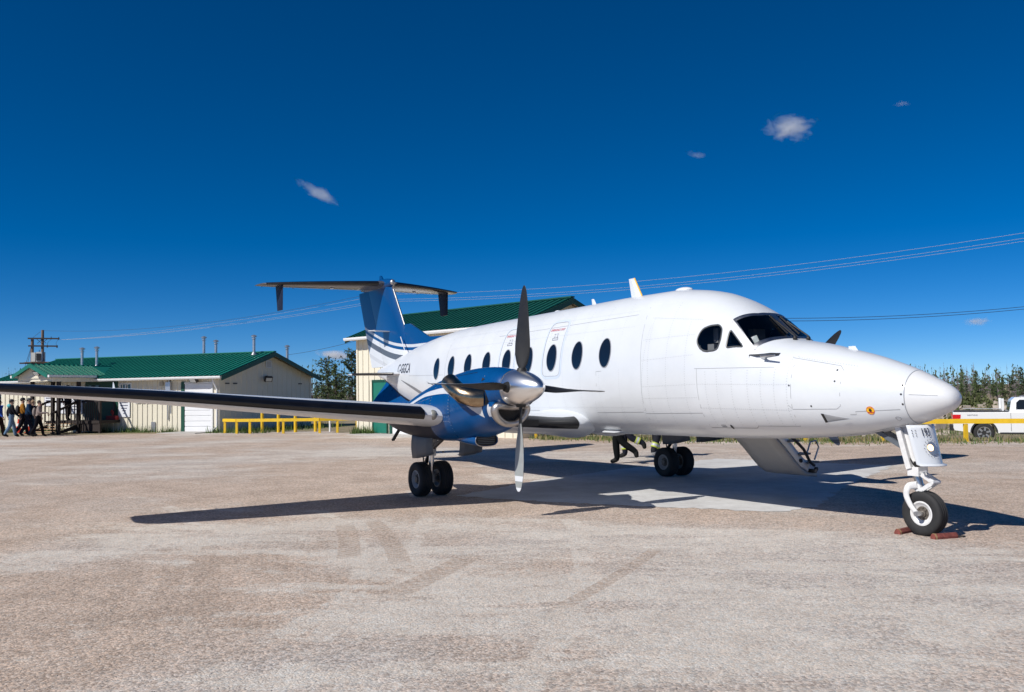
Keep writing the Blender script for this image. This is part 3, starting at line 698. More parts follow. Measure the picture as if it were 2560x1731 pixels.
for z in (2.36, 2.8, 3.4, 3.9, 4.38):
    sec = fin_sec(z, LEx(z), TEx(z), .105, x_from=.668, x_to=.995); h_ = Vector((hg(z), 0, z)); a = R(5)
    rr.append([h_ + Vector(((p.x - h_.x) * math.cos(a) - p.y * math.sin(a), (p.x - h_.x) * math.sin(a) + p.y * math.cos(a), 0)) for p in sec])
b.grid(rr, closed=True, cap=True); rud = b.build('rudder', M['tailpaint'], plane, angle=50)
b = MB(); b.bar((hg(2.55), .09, 2.55), (hg(2.55) - .25, .09, 2.56), .02, .05); b.build('trim_actuator', M['black'], rud, smooth=False)
b = MB()   # dorsal fin
pl = [(-11.4, 2.93), (-12.55, 2.985), (-13.25, 3.42 - .18), (-13.95, 3.36), (-14.3, 2.6), (-12.5, 2.78)]
prof = [(-11.5, 2.955, 0.0), (-12.0, 2.955, .02), (-12.58, 3.0, .035)]
b.grid([[Vector((x_, y_ * w, z_)) for y_ in (-1, 1)] for x_, z_, w in ((-11.3, 2.955, .005), (-12.0, 2.965, .012), (-12.6, 2.985, .016), (-13.2, 3.20, .02), (-13.62, 3.36, .022), (-13.95, 3.36, .022))])
for s2 in (-1, 1):
    b.grid([[Vector((x_, s2 * w, z_)), Vector((x_, s2 * (w + .05), 2.6 if x_ > -13 else 2.45))] for x_, z_, w in ((-11.3, 2.955, .005), (-12.0, 2.965, .012), (-12.6, 2.985, .016), (-13.2, 3.20, .02), (-13.62, 3.36, .022), (-13.95, 3.36, .022))])
b.build('dorsal_fin', M['tailpaint'], plane, angle=30)
b = MB(); b.tube([(-13.72, 0, 2.98), (-14.62, 0, 4.28)], .028, 10); b.build('fin_leading_edge_boot', M['steel'], fin)
b = MB(); b.tube([(-13.55, -.20, 2.72), (-13.86, -.16, 3.05)], .012, 6); b.build('tail_antenna_rod', M['white'], fin)
b = MB(); b.prism([(-14.6, -.10, 3.22), (-15.05, -.10, 3.24), (-14.95, -.55, 3.25), (-14.65, -.50, 3.24)], (0, 0, .02)); b.prism([(-14.6, .10, 3.22), (-15.05, .10, 3.24), (-14.95, .55, 3.25), (-14.65, .50, 3.24)], (0, 0, .02)); b.build('logo_light_fairing', M['silverpaint'], fin, smooth=False)
b = MB(); b.lathe([(-14.62, .01), (-14.65, .06), (-14.75, .10), (-15.0, .135), (-15.6, .145), (-16.3, .11), (-16.75, .03)], (0, 0, 4.47), 'x', 24); bul = b.build('tail_bullet', M['blue'], plane)
b = MB(); b.ell((-14.66, 0, 4.47), (.06, .072, .072)); b.build('bullet_light', M['lipmetal'], bul)
b = MB(); b.prism([(-15.2, -.02, 4.55), (-15.5, -.02, 4.55), (-15.45, -.02, 4.72), (-15.38, -.02, 4.72)], (0, .04, 0)); b.build('beacon', M['blue'], bul, smooth=False)
M['tpgrey'] = mat('tailplane_ground_reflection_grey', (.07, .075, .09), .35, coat=.3, var=.25, scale=3)  # whole tailplane, lightened to paint in ground light reflected on its underside
TP = [(0, -14.85, 1.85, 4.47, .11), (.6, -15.1, 1.62, 4.475, .11), (2.4, -16.15, .92, 4.50, .10), (2.75, -16.42, .62, 4.505, .09), (2.82, -16.66, .36, 4.507, .07)]
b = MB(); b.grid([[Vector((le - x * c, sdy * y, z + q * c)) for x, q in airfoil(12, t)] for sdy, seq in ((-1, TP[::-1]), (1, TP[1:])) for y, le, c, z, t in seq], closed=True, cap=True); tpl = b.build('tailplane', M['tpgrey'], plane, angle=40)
tw = [pchip([w[0] for w in TP], [w[k] for w in TP]) for k in range(1, 5)]
for sd in (-1, 1):
    b = MB(); rr = []
    for i in range(9):
        y = .25 + 2.45 * i / 8; le, c, z, t = [f(y) for f in tw]; row = []
        for j in range(-6, 7):
            x = (abs(j) / 6) ** 2 * .1 / c * 1.0; q = 5 * t * (.2969 * math.sqrt(x) - .126 * x); row.append(Vector((le - x * c + .004, sd * y, z + math.copysign(q * c + .003, j))))
        rr.append(row)
    b.grid(rr); b.build('tailplane_boot', M['boot'], tpl)
    le, c, z, t = [f(2.33) for f in tw]
    b = MB(); b.grid([[Vector((le - .08 - k * .04 - x * (.62 - .18 * k), sd * 2.33 + q * .5, z - .02 - .64 * k)) for x, q in airfoil(8, .1)] for k in (0, .5, 1)], closed=True, cap=True); b.build('taillet', M['navy'], tpl)
    for y in (1.0, 1.8, 2.6):
        le, c, z, t = [f(y) for f in tw]; b = MB(); b.tube([(le - c * .98, sd * y, z), (le - c - .12, sd * y, z)], .006, 5); b.build('static_wick', M['black'], tpl)
    le, c, z, t = [f(1.15) for f in tw]
    b = MB(); b.grid([[Vector((le - c * .72, sd * y, z - .058 * c)) for y in (.3, 2.6)], [Vector((le - c * .72 - .012, sd * y, z - .058 * c)) for y in (.3, 2.6)]]); b.build('elevator_gap', M['black'], tpl, smooth=False)
    b = MB(); b.ell((le - .5, sd * 1.15, z - .085), (.06, .05, .02)); b.build('hinge_fairing', M['silverpaint'], tpl)
    # stabilons, ventral strakes
    SB = [(.30, -13.15, 1.35, 2.15), (.55, -13.45, 1.15, 2.15), (1.05, -14.15, .75, 2.155), (1.16, -14.45, .4, 2.157)]
    b = MB(); b.grid([[Vector((le_ - x * c_, sd * y, z_ + q * c_)) for x, q in airfoil(10, .07)] for y, le_, c_, z_ in SB], closed=True, cap=True); stb = b.build('stabilon', M['white'], plane)
    b = MB(); b.tube([(SB[k][1] + .004, sd * SB[k][0], SB[k][3]) for k in range(1, 4)], .03, 8); b.build('stabilon_boot', M['boot'], stb)
    b = MB(); b.prism([(-13.0, sd * .22, 1.42), (-14.75, sd * .13, 2.0), (-15.0, sd * .52, 1.36), (-14.45, sd * .46, 1.30), (-13.6, sd * .3, 1.33)], (0, .02, 0)); b.build('ventral_strake', M['blue'], plane, smooth=False)
b = MB(); b.tube([(-15.55, 0, 2.2), (-15.72, 0, 2.2)], [.05, .03], 12); b.build('tail_light', M['steel'], plane)
# ---- landing gear
def wheel(c, r_, w, rimr, nm, parent, rimmat, tread=4):
    x, y, z = c; h = w / 2
    prof = [(-h * .72, rimr), (-h * .92, rimr + (r_ - rimr) * .25), (-h, rimr + (r_ - rimr) * .55), (-h * .93, r_ * .93), (-h * .75, r_ * .985)]
    gs = []
    for k in range(tread):
        q = -h * .6 + 1.2 * h * (k + .5) / tread
        gs += [(q - .012, r_), (q - .006, r_ - .007), (q + .006, r_ - .007), (q + .012, r_)]
    prof = prof + gs + [(-a, q) for a, q in reversed(prof)]
    b = MB(); b.lathe(prof, c, 'y', 48); b.f = b.f[:-2]; b.fm = b.fm[:-2]; ty = b.build(nm + '_tyre', M['tyre'], parent, angle=45)
    b = MB()
    for s_ in (-1, 1):
        pr = [(s_ * h * .70, rimr + .012), (s_ * h * .80, rimr + .012), (s_ * h * .82, rimr - .005), (s_ * h * .55, rimr - .03), (s_ * h * .45, rimr * .62)]
        rows_ = []
        for a, q in pr: rows_.append([(x + q * math.cos(2 * math.pi * j / 40), y + a, z + q * math.sin(2 * math.pi * j / 40)) for j in range(40)])
        b.grid(rows_, closed=True)
    b.build(nm + '_rim', rimmat, parent, angle=40)
    b = MB(); b.lathe([(-h * .44, .01), (-h * .44, rimr * .66), (h * .44, rimr * .66), (h * .44, .01)], c, 'y', 32)
    for s_ in (-1, 1):
        for k in range(8):
            t = 2 * math.pi * k / 8; b.lathe([(s_ * h * .44, .014), (s_ * h * .58, .012), (s_ * h * .6, .002)], (x + rimr * .5 * math.cos(t), y, z + rimr * .5 * math.sin(t)), 'y', 8)
        b.lathe([(s_ * h * .4, .05), (s_ * h * .75, .045), (s_ * h * .8, .01)], c, 'y', 16)
    b.build(nm + '_hub', M['rimdark'], parent, angle=40)
for sd in (-1, 1):
    yc = sd * 2.615; xc = -7.25
    b = MB(); b.tube([(xc + .28, yc, 1.15), (xc + .07, yc, .86), (xc + .05, yc, .66)], [.075, .075, .07], 16); gear = b.build('main_gear_strut', M['gearwhite'], plane)
    b = MB(); b.tube([(xc + .05, yc, .70), (xc, yc, .27)], .045, 16); b.build('oleo_piston', M['chrome'], gear)
    b = MB(); b.tube([(xc, yc - .26, .28), (xc, yc + .26, .28)], .04, 12); b.box((xc - .05, yc - .06, .22), (xc + .05, yc + .06, .36)); b.build('axle', M['steel'], gear)
    b = MB(); b.bar((xc - .04, yc, .68), (xc - .19, yc, .50), .06, .03); b.bar((xc - .19, yc, .50), (xc - .05, yc, .33), .06, .03); b.tube([(xc - .10, yc - .04, .85), (xc - .16, yc - .06, .65), (xc - .1, yc - .07, .5), (xc - .03, yc - .1, .36)], .012, 6); b.build('torque_link', M['black'], gear, smooth=False)
    b = MB(); b.bar((xc + .1, yc, .78), (xc + .62, yc, 1.02), .05, .05); b.tube([(xc + .2, yc + .12, .72), (xc + .25, yc + .12, .72)], .012, 6); b.build('drag_brace', M['rimdark'], gear, smooth=False)
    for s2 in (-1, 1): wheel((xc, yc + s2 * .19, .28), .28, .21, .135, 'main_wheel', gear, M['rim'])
    for s2 in (-1, 1):      # clamshell doors
        y0 = yc + s2 * .40
        b = MB(); pts = []
        for x_, zb_ in ((xc + .95, .74), (xc + .70, .69), (xc + .40, .65), (xc + .20, .64)):
            pts.append((x_, zb_))
        rr = []
        for x_, zb_ in pts:
            rr.append([Vector((x_, y0 + s2 * (.02 + .02 * math.sin(math.pi * k / 5)), 1.03 - (1.03 - zb_) * k / 5)) for k in range(6)])
        b.grid(rr); d_ = b.build('gear_door', M['geargrey'], gear); md = d_.modifiers.new('t', 'SOLIDIFY'); md.thickness = .018
# nose gear
b = MB(); b.tube([(-.32, 0, 1.28), (-.20, 0, .98), (-.13, 0, .70)], [.055, .055, .058], 16); b.box((-.19, -.085, .66), (-.05, .085, .76)); ng = b.build('nose_gear_leg', M['gearwhite'], plane)
for y_ in (-.085, .085):
    b = MB(); b.bar((-.30, y_, 1.25), (-.16, y_, .74), .04, .065); b.build('leg_side_beam', M['gearwhite'], ng, smooth=False)
b = MB(); b.tube([(-.14, 0, .72), (-.095, 0, .53)], .045, 16); b.build('nose_oleo', M['steel'], ng)
b = MB(); b.bar((-.62, -.07, 1.17), (-.25, -.07, .98), .035, .05); b.bar((-.62, .07, 1.17), (-.25, .07, .98), .035, .05); b.bar((-.62, -.07, 1.17), (-.62, .07, 1.17), .03); b.build('nose_drag_brace', M['geargrey'], ng, smooth=False)
b = MB()
for y_ in (-.04, .04):
    b.bar((-.08, y_, .70), (.10, y_, .60), .022, .045); b.bar((.10, y_, .60), (-.06, y_, .50), .022, .045)
b.tube([(.10, -.07, .60), (.10, .07, .60)], .02, 10); b.tube([(-.06, -.06, .70), (-.06, .06, .70)], .02, 10); b.tube([(-.05, -.06, .50), (-.05, .06, .50)], .02, 10); b.build('nose_torque_link', M['gearwhite'], ng, smooth=False)
b = MB()
for y_ in (-.125, .125):
    kx = pchip([0, .2, .45, .7, 1], [-.095, -.165, -.185, -.145, -.055]); kz = pchip([0, .2, .45, .7, 1], [.56, .545, .46, .36, .25]); ky = pchip([0, .2, .45, 1], [.35, .85, 1.02, 1.08])
    rr = []
    for i in range(17):
        t_ = i / 16; w = .085 - .03 * t_; tx, tz = kx(min(1, t_ + .02)) - kx(max(0, t_ - .02)), kz(min(1, t_ + .02)) - kz(max(0, t_ - .02)); l__ = math.hypot(tx, tz); nx_, nz_ = -tz / l__, tx / l__
        rr.append([Vector((kx(t_) + nx_ * w / 2 * math.cos(q), y_ * ky(t_) + .022 * math.sin(q), kz(t_) + nz_ * w / 2 * math.cos(q))) for q in [2 * math.pi * j / 12 for j in range(12)]])
    b.grid(rr, closed=True, cap=True)
b.tube([(-.10, -.05, .53), (-.10, .05, .53)], .045, 12); b.build('nose_fork', M['gearwhite'], ng, angle=40)
b = MB(); b.tube([(-.05, -.16, .25), (-.05, .16, .25)], .03, 12); b.build('nose_axle', M['steel'], ng)
wheel((-.05, 0, .248), .248, .165, .125, 'nose_wheel', ng, M['gearwhite'], 3)
# landing-light door hanging in front of the leg, carrying the number
def doorpt(u, v):            # u across (-1 starboard .. 1 port), v 0 top .. 1 bottom
    x_ = -.06 + .10 * v + .17 * (1 - (u * .9) ** 2) ; y_ = u * (.235 - .02 * v); z_ = 1.235 - .43 * v
    return Vector((x_ - .05, y_, z_))
b = MB(); b.grid([[doorpt(-1 + 2 * j / 16, i / 10) for j in range(17)] for i in range(11)] + [[doorpt(-1 + 2 * j / 16, 1.0) + Vector((.05, 0, -.012)) for j in range(17)]]); nd_ = b.build('nose_gear_fairing', M['white'], ng); md = nd_.modifiers.new('t', 'SOLIDIFY'); md.thickness = .012
def dn(u, v, off=.008):
    e = .01; p = doorpt(u, v); n_ = (doorpt(u + e, v) - doorpt(u - e, v)).cross(doorpt(u, v + e) - doorpt(u, v - e)).normalized()
    if n_.x < 0: n_ = -n_
    return p, n_
mpx = lambda px, py: (lambda q: q[0] + q[1] * .014)(dn(-.40 + px * 2.1, .20 - py * 1.0 / .43))
text_mesh('193', .125, mpx, 'fleet_number', M['inkblue'], ng, bold=True)
mp2 = lambda u, v: dn(u, v)
M['lamp'] = mat('lit_landing_lamp', (.9, .8, .6), .2)
_b = M['lamp'].node_tree.nodes['Principled BSDF']; _b.inputs['Emission Color'].default_value = (1, .62, .28, 1); _b.inputs['Emission Strength'].default_value = 2.2
M['reflector'] = mat('lamp_reflector', (.75, .70, .62), .2, metal=.8)
b = MB(); surf_patch(b, mp2, [(-.28 + .24 * math.cos(t) , .60 + .17 * math.sin(t)) for t in [2 * math.pi * i / 24 for i in range(24)]], .013, 3); b.build('taxi_light_lens', M['reflector'], ng)
b = MB(); surf_patch(b, mp2, [(-.36 + .13 * math.cos(t), .585 + .085 * math.sin(t)) for t in [2 * math.pi * i / 18 for i in range(18)]], .018, 2); b.build('taxi_light_bulb', M['lamp'], ng)
b = MB()
for i in range(16):
    t = 2 * math.pi * i / 16; dots(b, mp2, (-.28 + .33 * math.cos(t), .60 + .225 * math.sin(t)), (-.28 + .33 * math.cos(t), .60 + .225 * math.sin(t)), 1, .006, .012)
for i in range(3):
    for j in range(2): dots(b, mp2, (-.88 + .11 * j, .14 + .07 * i), (-.88 + .11 * j, .14 + .07 * i), 1, .007, .012)
b.build('fairing_screws', M['dot'], ng, smooth=False)
b = MB(); b.box((-.14, -.05, .755), (-.06, .05, .82)); b.tube([(-.2, -.06, .9), (-.12, -.08, .8), (-.1, -.03, .74)], .009, 6); b.tube([(-.17, .05, .95), (-.09, .07, .8), (-.1, .02, .72)], .009, 6); b.build('steering_linkage', M['black'], ng, smooth=False)
b = MB(); b.add([FUS.pt(x_, -math.pi / 2 + s_) + Vector((0, 0, -.004)) for x_, s_ in ((-.13, -.35), (-.13, .35), (-.5, .34), (-.9, .26), (-.9, -.26), (-.5, -.34))], [tuple(range(6))]); b.build('nose_wheel_bay', M['black'], ng, smooth=False)

# ---- airstair door on the port side
A0 = Vector((-3.30, .72, 1.02)); b = MB(); rr = []
prof = [(.0, 1.06), (.15, .96), (.34, .79), (.50, .63), (.64, .50), (.78, .42), (.98, .39)]
for dy, z_ in prof: rr.append([Vector((x_, .70 + dy, z_)) for x_ in (-3.78, -3.6, -3.2, -2.98)])
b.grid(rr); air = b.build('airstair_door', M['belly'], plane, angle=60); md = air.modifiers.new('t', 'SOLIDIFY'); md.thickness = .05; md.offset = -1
for x_ in (-3.76, -3.0):
    b = MB(); b.grid([[Vector((x_, .70 + dy, z_ + .01)), Vector((x_, .70 + dy + .05, z_ + .13))] for dy, z_ in prof[:-1]]); s_ = b.build('airstair_stringer', M['gearwhite'], air); md = s_.modifiers.new('t', 'SOLIDIFY'); md.thickness = .025
for k, (dy, z_) in enumerate(((.12, 1.08), (.34, .88), (.56, .68), (.74, .55))):
    b = MB(); b.box((-3.76, .72 + dy, z_), (-2.93, .94 + dy, z_ + .03)); b.build('airstair_step', M['geargrey'], air, smooth=False)
for k, (dy, z_) in enumerate(((.25, .97), (.62, .60), (.95, .46))):
    b = MB(); b.lathe([(-2.985, .03), (-2.955, .03), (-2.95, .012)], (0, .70 + dy, z_), 'x', 14); b.build('airstair_bolt', M['black'], air)
b = MB(); b.tube([(-2.97, 1.62, .60), (-2.97, 1.72, .78), (-2.97, 1.66, .88), (-2.97, 1.54, .86), (-2.97, 1.46, .70)], .013, 8); b.build('airstair_handle', M['steel'], air)
b = MB(); b.tube([(-2.72, .72, 1.05), (-2.74, .95, .93), (-2.80, 1.2, .78), (-2.88, 1.42, .58), (-2.92, 1.55, .52)], .022, 8); b.build('airstair_cable', M['black'], air)
b = MB(); b.tube([(-3.79, 1.62, .43), (-2.95, 1.62, .43)], .03, 10); b.build('airstair_foot_roller', M['rimdark'], air)
b = MB(); q = [Vector((-3.62, .72 + .17, .925)), Vector((-3.56, .73 + .17, .925))]
for k in range(3): b.bar((-3.5 + .12 * k, .80 + .03, .935 - .0), (-3.44 + .12 * k, .86 + .03, .885), .03, .004)
b.build('airstair_lettering', M['inkblue'], air, smooth=False)

# ---- wheel chocks
M['chock'] = mat('worn_red_chock', (.17, .045, .035), .85, var=.7, scale=18, bump=.3)
M['chockwood'] = mat('bare_chock_wood', (.34, .22, .11), .85, var=.3, scale=25)
def chock(nm, x0, rot, label):
    t = empty(nm, (x0, 0, 0), rot); t.scale = (.85, .85, .8); tag(t, label, 'wheel chock', None)
    b = MB(); b.prism([(-.045, -.21, 0), (.045, -.21, 0), (.045, -.21, .03), (.02, -.21, .07), (-.02, -.21, .07), (-.045, -.21, .03)], (0, .36, 0)); b.build('chock_body', M['chock'], t, smooth=False)
    b = MB(); b.prism([(-.047, -.2, .0), (.047, -.2, 0), (.047, -.2, .031), (.021, -.2, .073), (-.021, -.2, .073), (-.047, -.2, .031)], (0, .025, 0)); b.build('chock_end_band', M['chockwood'], t, smooth=False)
    b = MB(); b.tube([(0, .14, .04), (.05, .20, .02), (.02, .28, .012), (-.03, .22, .012)], .01, 6); b.build('chock_rope', M['black'], t)
    return t
chock('wheel_chock', .20, R(-14), 'worn red wooden wheel chock lying in front of the nose wheel')
chock('wheel_chock', -.30, R(6), 'worn red wooden wheel chock half hidden behind the nose wheel')
# ================================================================== GROUND
def sm(a, b, x):
    t = min(max((x - a) / (b - a), 0), 1); return t * t * (3 - 2 * t)
def terrain(L, D):
    z = 0
    edge = 34 - .42 * (L - 2)
    z -= .80 * sm(edge, edge + 10, D) * sm(3.0, 6.5, L)
    z += 1.25 * sm(47, 55, D) * (1 - sm(60, 75, D)) * sm(5, 12, L)
    z += .8 * sm(56, 75, D) * sm(5, 12, L)
    if D > 60: z += .15 * math.sin(L * .13 + 1) * sm(60, 90, D)
    return z
def field_mask(L, D):
    if L > 4: e = 29.5 - .42 * (L - 2) + 2.2
    elif L > -8: e = 34 - .0 * L + (L < -1) * 6
    else: e = 42.3
    return sm(e - .3, e + 1.2, D)
def gravel_mat():
    m, n, l, b_ = new_mat('gravel_ground')
    tc = n.new('ShaderNodeTexCoord'); V_ = tc.outputs['Object']
    def noise(scale, detail=6, rough=.6, vec=None, dist=0):
        k = n.new('ShaderNodeTexNoise'); k.inputs['Scale'].default_value = scale; k.inputs['Detail'].default_value = detail; k.inputs['Roughness'].default_value = rough; k.inputs['Distortion'].default_value = dist
        l.new(vec or V_, k.inputs['Vector']); return k.outputs['Fac']
    def mapr(v, a, c, x=0, y=1):
        k = n.new('ShaderNodeMapRange'); k.inputs['From Min'].default_value = a; k.inputs['From Max'].default_value = c; k.inputs['To Min'].default_value = x; k.inputs['To Max'].default_value = y; l.new(v, k.inputs['Value']); return k.outputs[0]
    def mix(f, a, c, mode='MIX'):
        k = n.new('ShaderNodeMix'); k.data_type = 'RGBA'; k.blend_type = mode
        if isinstance(f, float): k.inputs[0].default_value = f
        else: l.new(f, k.inputs[0])
        for i, v in ((6, a), (7, c)):
            if isinstance(v, tuple): k.inputs[i].default_value = (*v, 1)
            else: l.new(v, k.inputs[i])
        return k.outputs[2]
    def mth(op, a, c=None):
        k = n.new('ShaderNodeMath'); k.operation = op
        for i, v in enumerate((a, c)):
            if v is None: continue
            if isinstance(v, (int, float)): k.inputs[i].default_value = v
            else: l.new(v, k.inputs[i])
        return k.outputs[0]
    # wheel-rolled streaks: coordinates turned along the apron edge and stretched
    m1 = n.new('ShaderNodeMapping'); m1.inputs['Rotation'].default_value = (0, 0, R(-50)); l.new(V_, m1.inputs['Vector'])
    m2 = n.new('ShaderNodeMapping'); m2.inputs['Scale'].default_value = (.30, 1, 1); l.new(m1.outputs[0], m2.inputs['Vector'])
    brown = (.505, .415, .345); dark = (.395, .32, .262); pale = (.62, .585, .53); pale2 = (.55, .505, .45); grey = (.47, .445, .42)
    fine = noise(7, 7, .75)
    col = mix(mapr(noise(1.1, 8, .7), .40, .62), brown, dark)
    col = mix(mapr(noise(.13, 4, .6), .46, .60, 0, .7), col, grey)
    cover = mth('ADD', mth('ADD', mth('MULTIPLY', noise(.13, 3, .5), .55), mth('MULTIPLY', noise(.85, 11, .76, m2.outputs[0], .5), .62)), mth('MULTIPLY', fine, .24))
    # tyre tracks: straight scuffed strips, some through the dust and some dusty
    sx = n.new('ShaderNodeSeparateXYZ'); l.new(V_, sx.inputs[0])
    def strip(p0, p1, w):
        d_ = Vector((p1[0] - p0[0], p1[1] - p0[1])); L_ = d_.length; d_ /= L_
        ax = mth('SUBTRACT', sx.outputs[0], p0[0]); ay = mth('SUBTRACT', sx.outputs[1], p0[1])
        u = mth('ADD', mth('MULTIPLY', ax, d_.x), mth('MULTIPLY', ay, d_.y)); v = mth('ADD', mth('MULTIPLY', ax, -d_.y), mth('MULTIPLY', ay, d_.x))
        v = mth('ADD', v, mth('MULTIPLY', mth('MULTIPLY', u, u), .02))
        k = mth('MULTIPLY', mapr(mth('ABSOLUTE', v), w * .44, w * .5, 1, 0), mth('MULTIPLY', mapr(u, 0, .25), mapr(u, L_ - .25, L_, 1, 0)))
        tread = mapr(mth('SINE', mth('ADD', mth('MULTIPLY', u, 46), mth('MULTIPLY', mth('ABSOLUTE', v), 60))), -.6, .6, .55, 1)
        return mth('MULTIPLY', mth('MULTIPLY', k, tread), mapr(fine, .30, .50))
    tr = None
    for p0, p1, w in (((-5.0, -4.97), (-2.5, -5.72), .26), ((-5.1, -4.55), (-1.9, -5.32), .24), ((-3.6, -7.75), (-.8, -8.25), .24), ((-3.4, -7.38), (-.8, -7.92), .22), ((-3.6, -7.0), (-.7, -7.6), .26), ((-1.2, -2.9), (.6, -5.2), .16), ((-2.0, -4.7), (-.6, -6.2), .3)):
        k = strip(p0, p1, w); tr = k if tr is None else mth('MAXIMUM', tr, k)
    arcs = None
    def arc(cx, cy, rad, w):
        dx = mth('SUBTRACT', sx.outputs[0], cx); dy = mth('SUBTRACT', sx.outputs[1], cy)
        r_ = mth('SQRT', mth('ADD', mth('MULTIPLY', dx, dx), mth('MULTIPLY', dy, dy)))
        return mth('MULTIPLY', mapr(mth('ABSOLUTE', mth('SUBTRACT', r_, rad)), w * .4, w * .6, 1, 0), mapr(noise(.8, 6, .7), .40, .56))
    for cx, cy, rad, w in ((-14, -22, 20.3, .22), (-14, -22, 22.2, .22), (22, -16, 22.6, .24), (22, -16, 24.4, .24), (-30, 10, 33.0, .35), (-30, 10, 31.2, .35), (-8, -20, 13.5, .2), (-8, -20, 15.3, .2), (-60, -20, 46, .5), (-60, -20, 48, .5), (-60, 30, 50, .6), (-60, 30, 52.2, .6)):
        k = arc(cx, cy, rad, w); arcs = k if arcs is None else mth('MAXIMUM', arcs, k)
    cover = mth('ADD', cover, mth('MULTIPLY', arcs, .055))
    hx_ = mth('ADD', sx.outputs[0], 2.6); hy_ = mth('ADD', sx.outputs[1], 6.3); rr_ = mth('SQRT', mth('ADD', mth('MULTIPLY', hx_, hx_), mth('MULTIPLY', mth('MULTIPLY', hy_, hy_), 1.6)))
    cover = mth('ADD', cover, mapr(rr_, .5, 4.2, .06, 0))
    patch = mapr(cover, .725, .785)
    palec = mix(mapr(noise(2.2, 6, .7), .38, .6), pale, pale2)
    col = mix(mth('MULTIPLY', patch, .88), col, palec)
    col = mix(mth('MULTIPLY', tr, .8), col, dark)
    # stones
    vo = n.new('ShaderNodeTexVoronoi'); vo.inputs['Scale'].default_value = 50; l.new(V_, vo.inputs['Vector'])
    bw = n.new('ShaderNodeSeparateColor'); l.new(vo.outputs['Color'], bw.inputs[0])
    grain = mix(mth('MULTIPLY', patch, .55), mapr(bw.outputs[0], 0, 1, .58, 1.42), (1.0, 1.0, 1.0))
    col = mix(.9, col, grain, 'MULTIPLY')
    tint = mix(mapr(bw.outputs[1], .3, .9), (1.10, .96, .86), (.92, 1.0, 1.08)); col = mix(.45, col, tint, 'MULTIPLY')
    v2 = n.new('ShaderNodeTexVoronoi'); v2.inputs['Scale'].default_value = 21; l.new(V_, v2.inputs['Vector'])
    s2 = n.new('ShaderNodeSeparateColor'); l.new(v2.outputs['Color'], s2.inputs[0])
    peb = mth('MULTIPLY', mapr(v2.outputs['Distance'], .13, .22, 1, 0), mth('GREATER_THAN', s2.outputs[0], .88))
    col = mix(mth('MULTIPLY', peb, .85), col, mix(mapr(s2.outputs[1], .35, .75), (.17, .15, .14), (.62, .59, .55)))
    col = mix(.7, col, mapr(noise(150, 3, .7), .28, .72, .72, 1.28), 'MULTIPLY')
    # field beyond the apron: dry earth and thin grass
    at = n.new('ShaderNodeAttribute'); at.attribute_name = 'field'
    soil = mix(mapr(noise(1.3, 6, .7), .4, .62), (.30, .235, .17), (.17, .16, .075)); soil = mix(mapr(noise(9, 4, .7), .45, .7, 0, .6), soil, (.36, .31, .22))
    fm = mapr(mth('ADD', at.outputs['Fac'], mth('MULTIPLY', mth('SUBTRACT', noise(1.6, 5, .7), .5), .9)), .40, .60)
    col = mix(fm, col, soil)
    l.new(col, b_.inputs['Base Color']); b_.inputs['Roughness'].default_value = .92; b_.inputs['Specular IOR Level'].default_value = .25
    bp = n.new('ShaderNodeBump'); bp.inputs['Strength'].default_value = .55; bp.inputs['Distance'].default_value = .012
    hh = mth('ADD', mth('MULTIPLY', mapr(vo.outputs['Distance'], 0, .6, 1, 0), .8), mth('ADD', noise(110, 3, .7), mth('MULTIPLY', noise(5, 6, .7), 2.0)))
    l.new(hh, bp.inputs['Height']); l.new(bp.outputs[0], b_.inputs['Normal'])
    return m
Ds = list(np.arange(-60, 0, 6)) + list(np.arange(0, 64, 1.0)) + list(np.arange(64, 140, 4)) + [150, 180, 240, 350, 600, 1200, 3000, 8000]
Ls = [-6000, -2000, -700, -300, -150, -100] + list(np.arange(-70, 71, 1.25)) + [100, 150, 300, 700, 2000, 6000]
b = MB(); b.grid([[LD(L, D, terrain(L, D)) for L in Ls] for D in Ds])
ground = b.build('ground', gravel_mat()); ground['kind'] = 'structure'
fa = ground.data.attributes.new('field', 'FLOAT', 'POINT')
fa.data.foreach_set('value', [field_mask(L, D) for D in Ds for L in Ls])
if ground.data.polygons[0].normal.z < 0: ground.data.flip_normals()
# concrete pad under the belly
def ragged(poly, amp, step, seed):
    q = random.Random(seed); out = []
    for i in range(len(poly)):
        a = Vector((*poly[i], 0)); c = Vector((*poly[(i + 1) % len(poly)], 0)); k = max(1, int((c - a).length / step))
        nrm = (c - a).cross(Vector((0, 0, 1))).normalized()
        for j in range(k):
            p = a.lerp(c, j / k) + nrm * (q.random() - .5) * amp * (2.2 if q.random() < .08 else 1); out.append((p.x, p.y, .004))
    return out
m, n_, l_, b_ = new_mat('worn_concrete')
tc = n_.new('ShaderNodeTexCoord'); no = n_.new('ShaderNodeTexNoise'); no.inputs['Scale'].default_value = 1.4; no.inputs['Detail'].default_value = 9; no.inputs['Roughness'].default_value = .7; l_.new(tc.outputs['Object'], no.inputs['Vector'])
cr = n_.new('ShaderNodeValToRGB'); cr.color_ramp.elements[0].position = .33; cr.color_ramp.elements[0].color = (.46, .45, .435, 1); cr.color_ramp.elements[1].position = .62; cr.color_ramp.elements[1].color = (.62, .62, .61, 1); l_.new(no.outputs['Fac'], cr.inputs[0])
nf = n_.new('ShaderNodeTexNoise'); nf.inputs['Scale'].default_value = 90; l_.new(tc.outputs['Object'], nf.inputs['Vector']); mr = n_.new('ShaderNodeMapRange'); mr.inputs['To Min'].default_value = .82; mr.inputs['To Max'].default_value = 1.18; l_.new(nf.outputs['Fac'], mr.inputs['Value'])
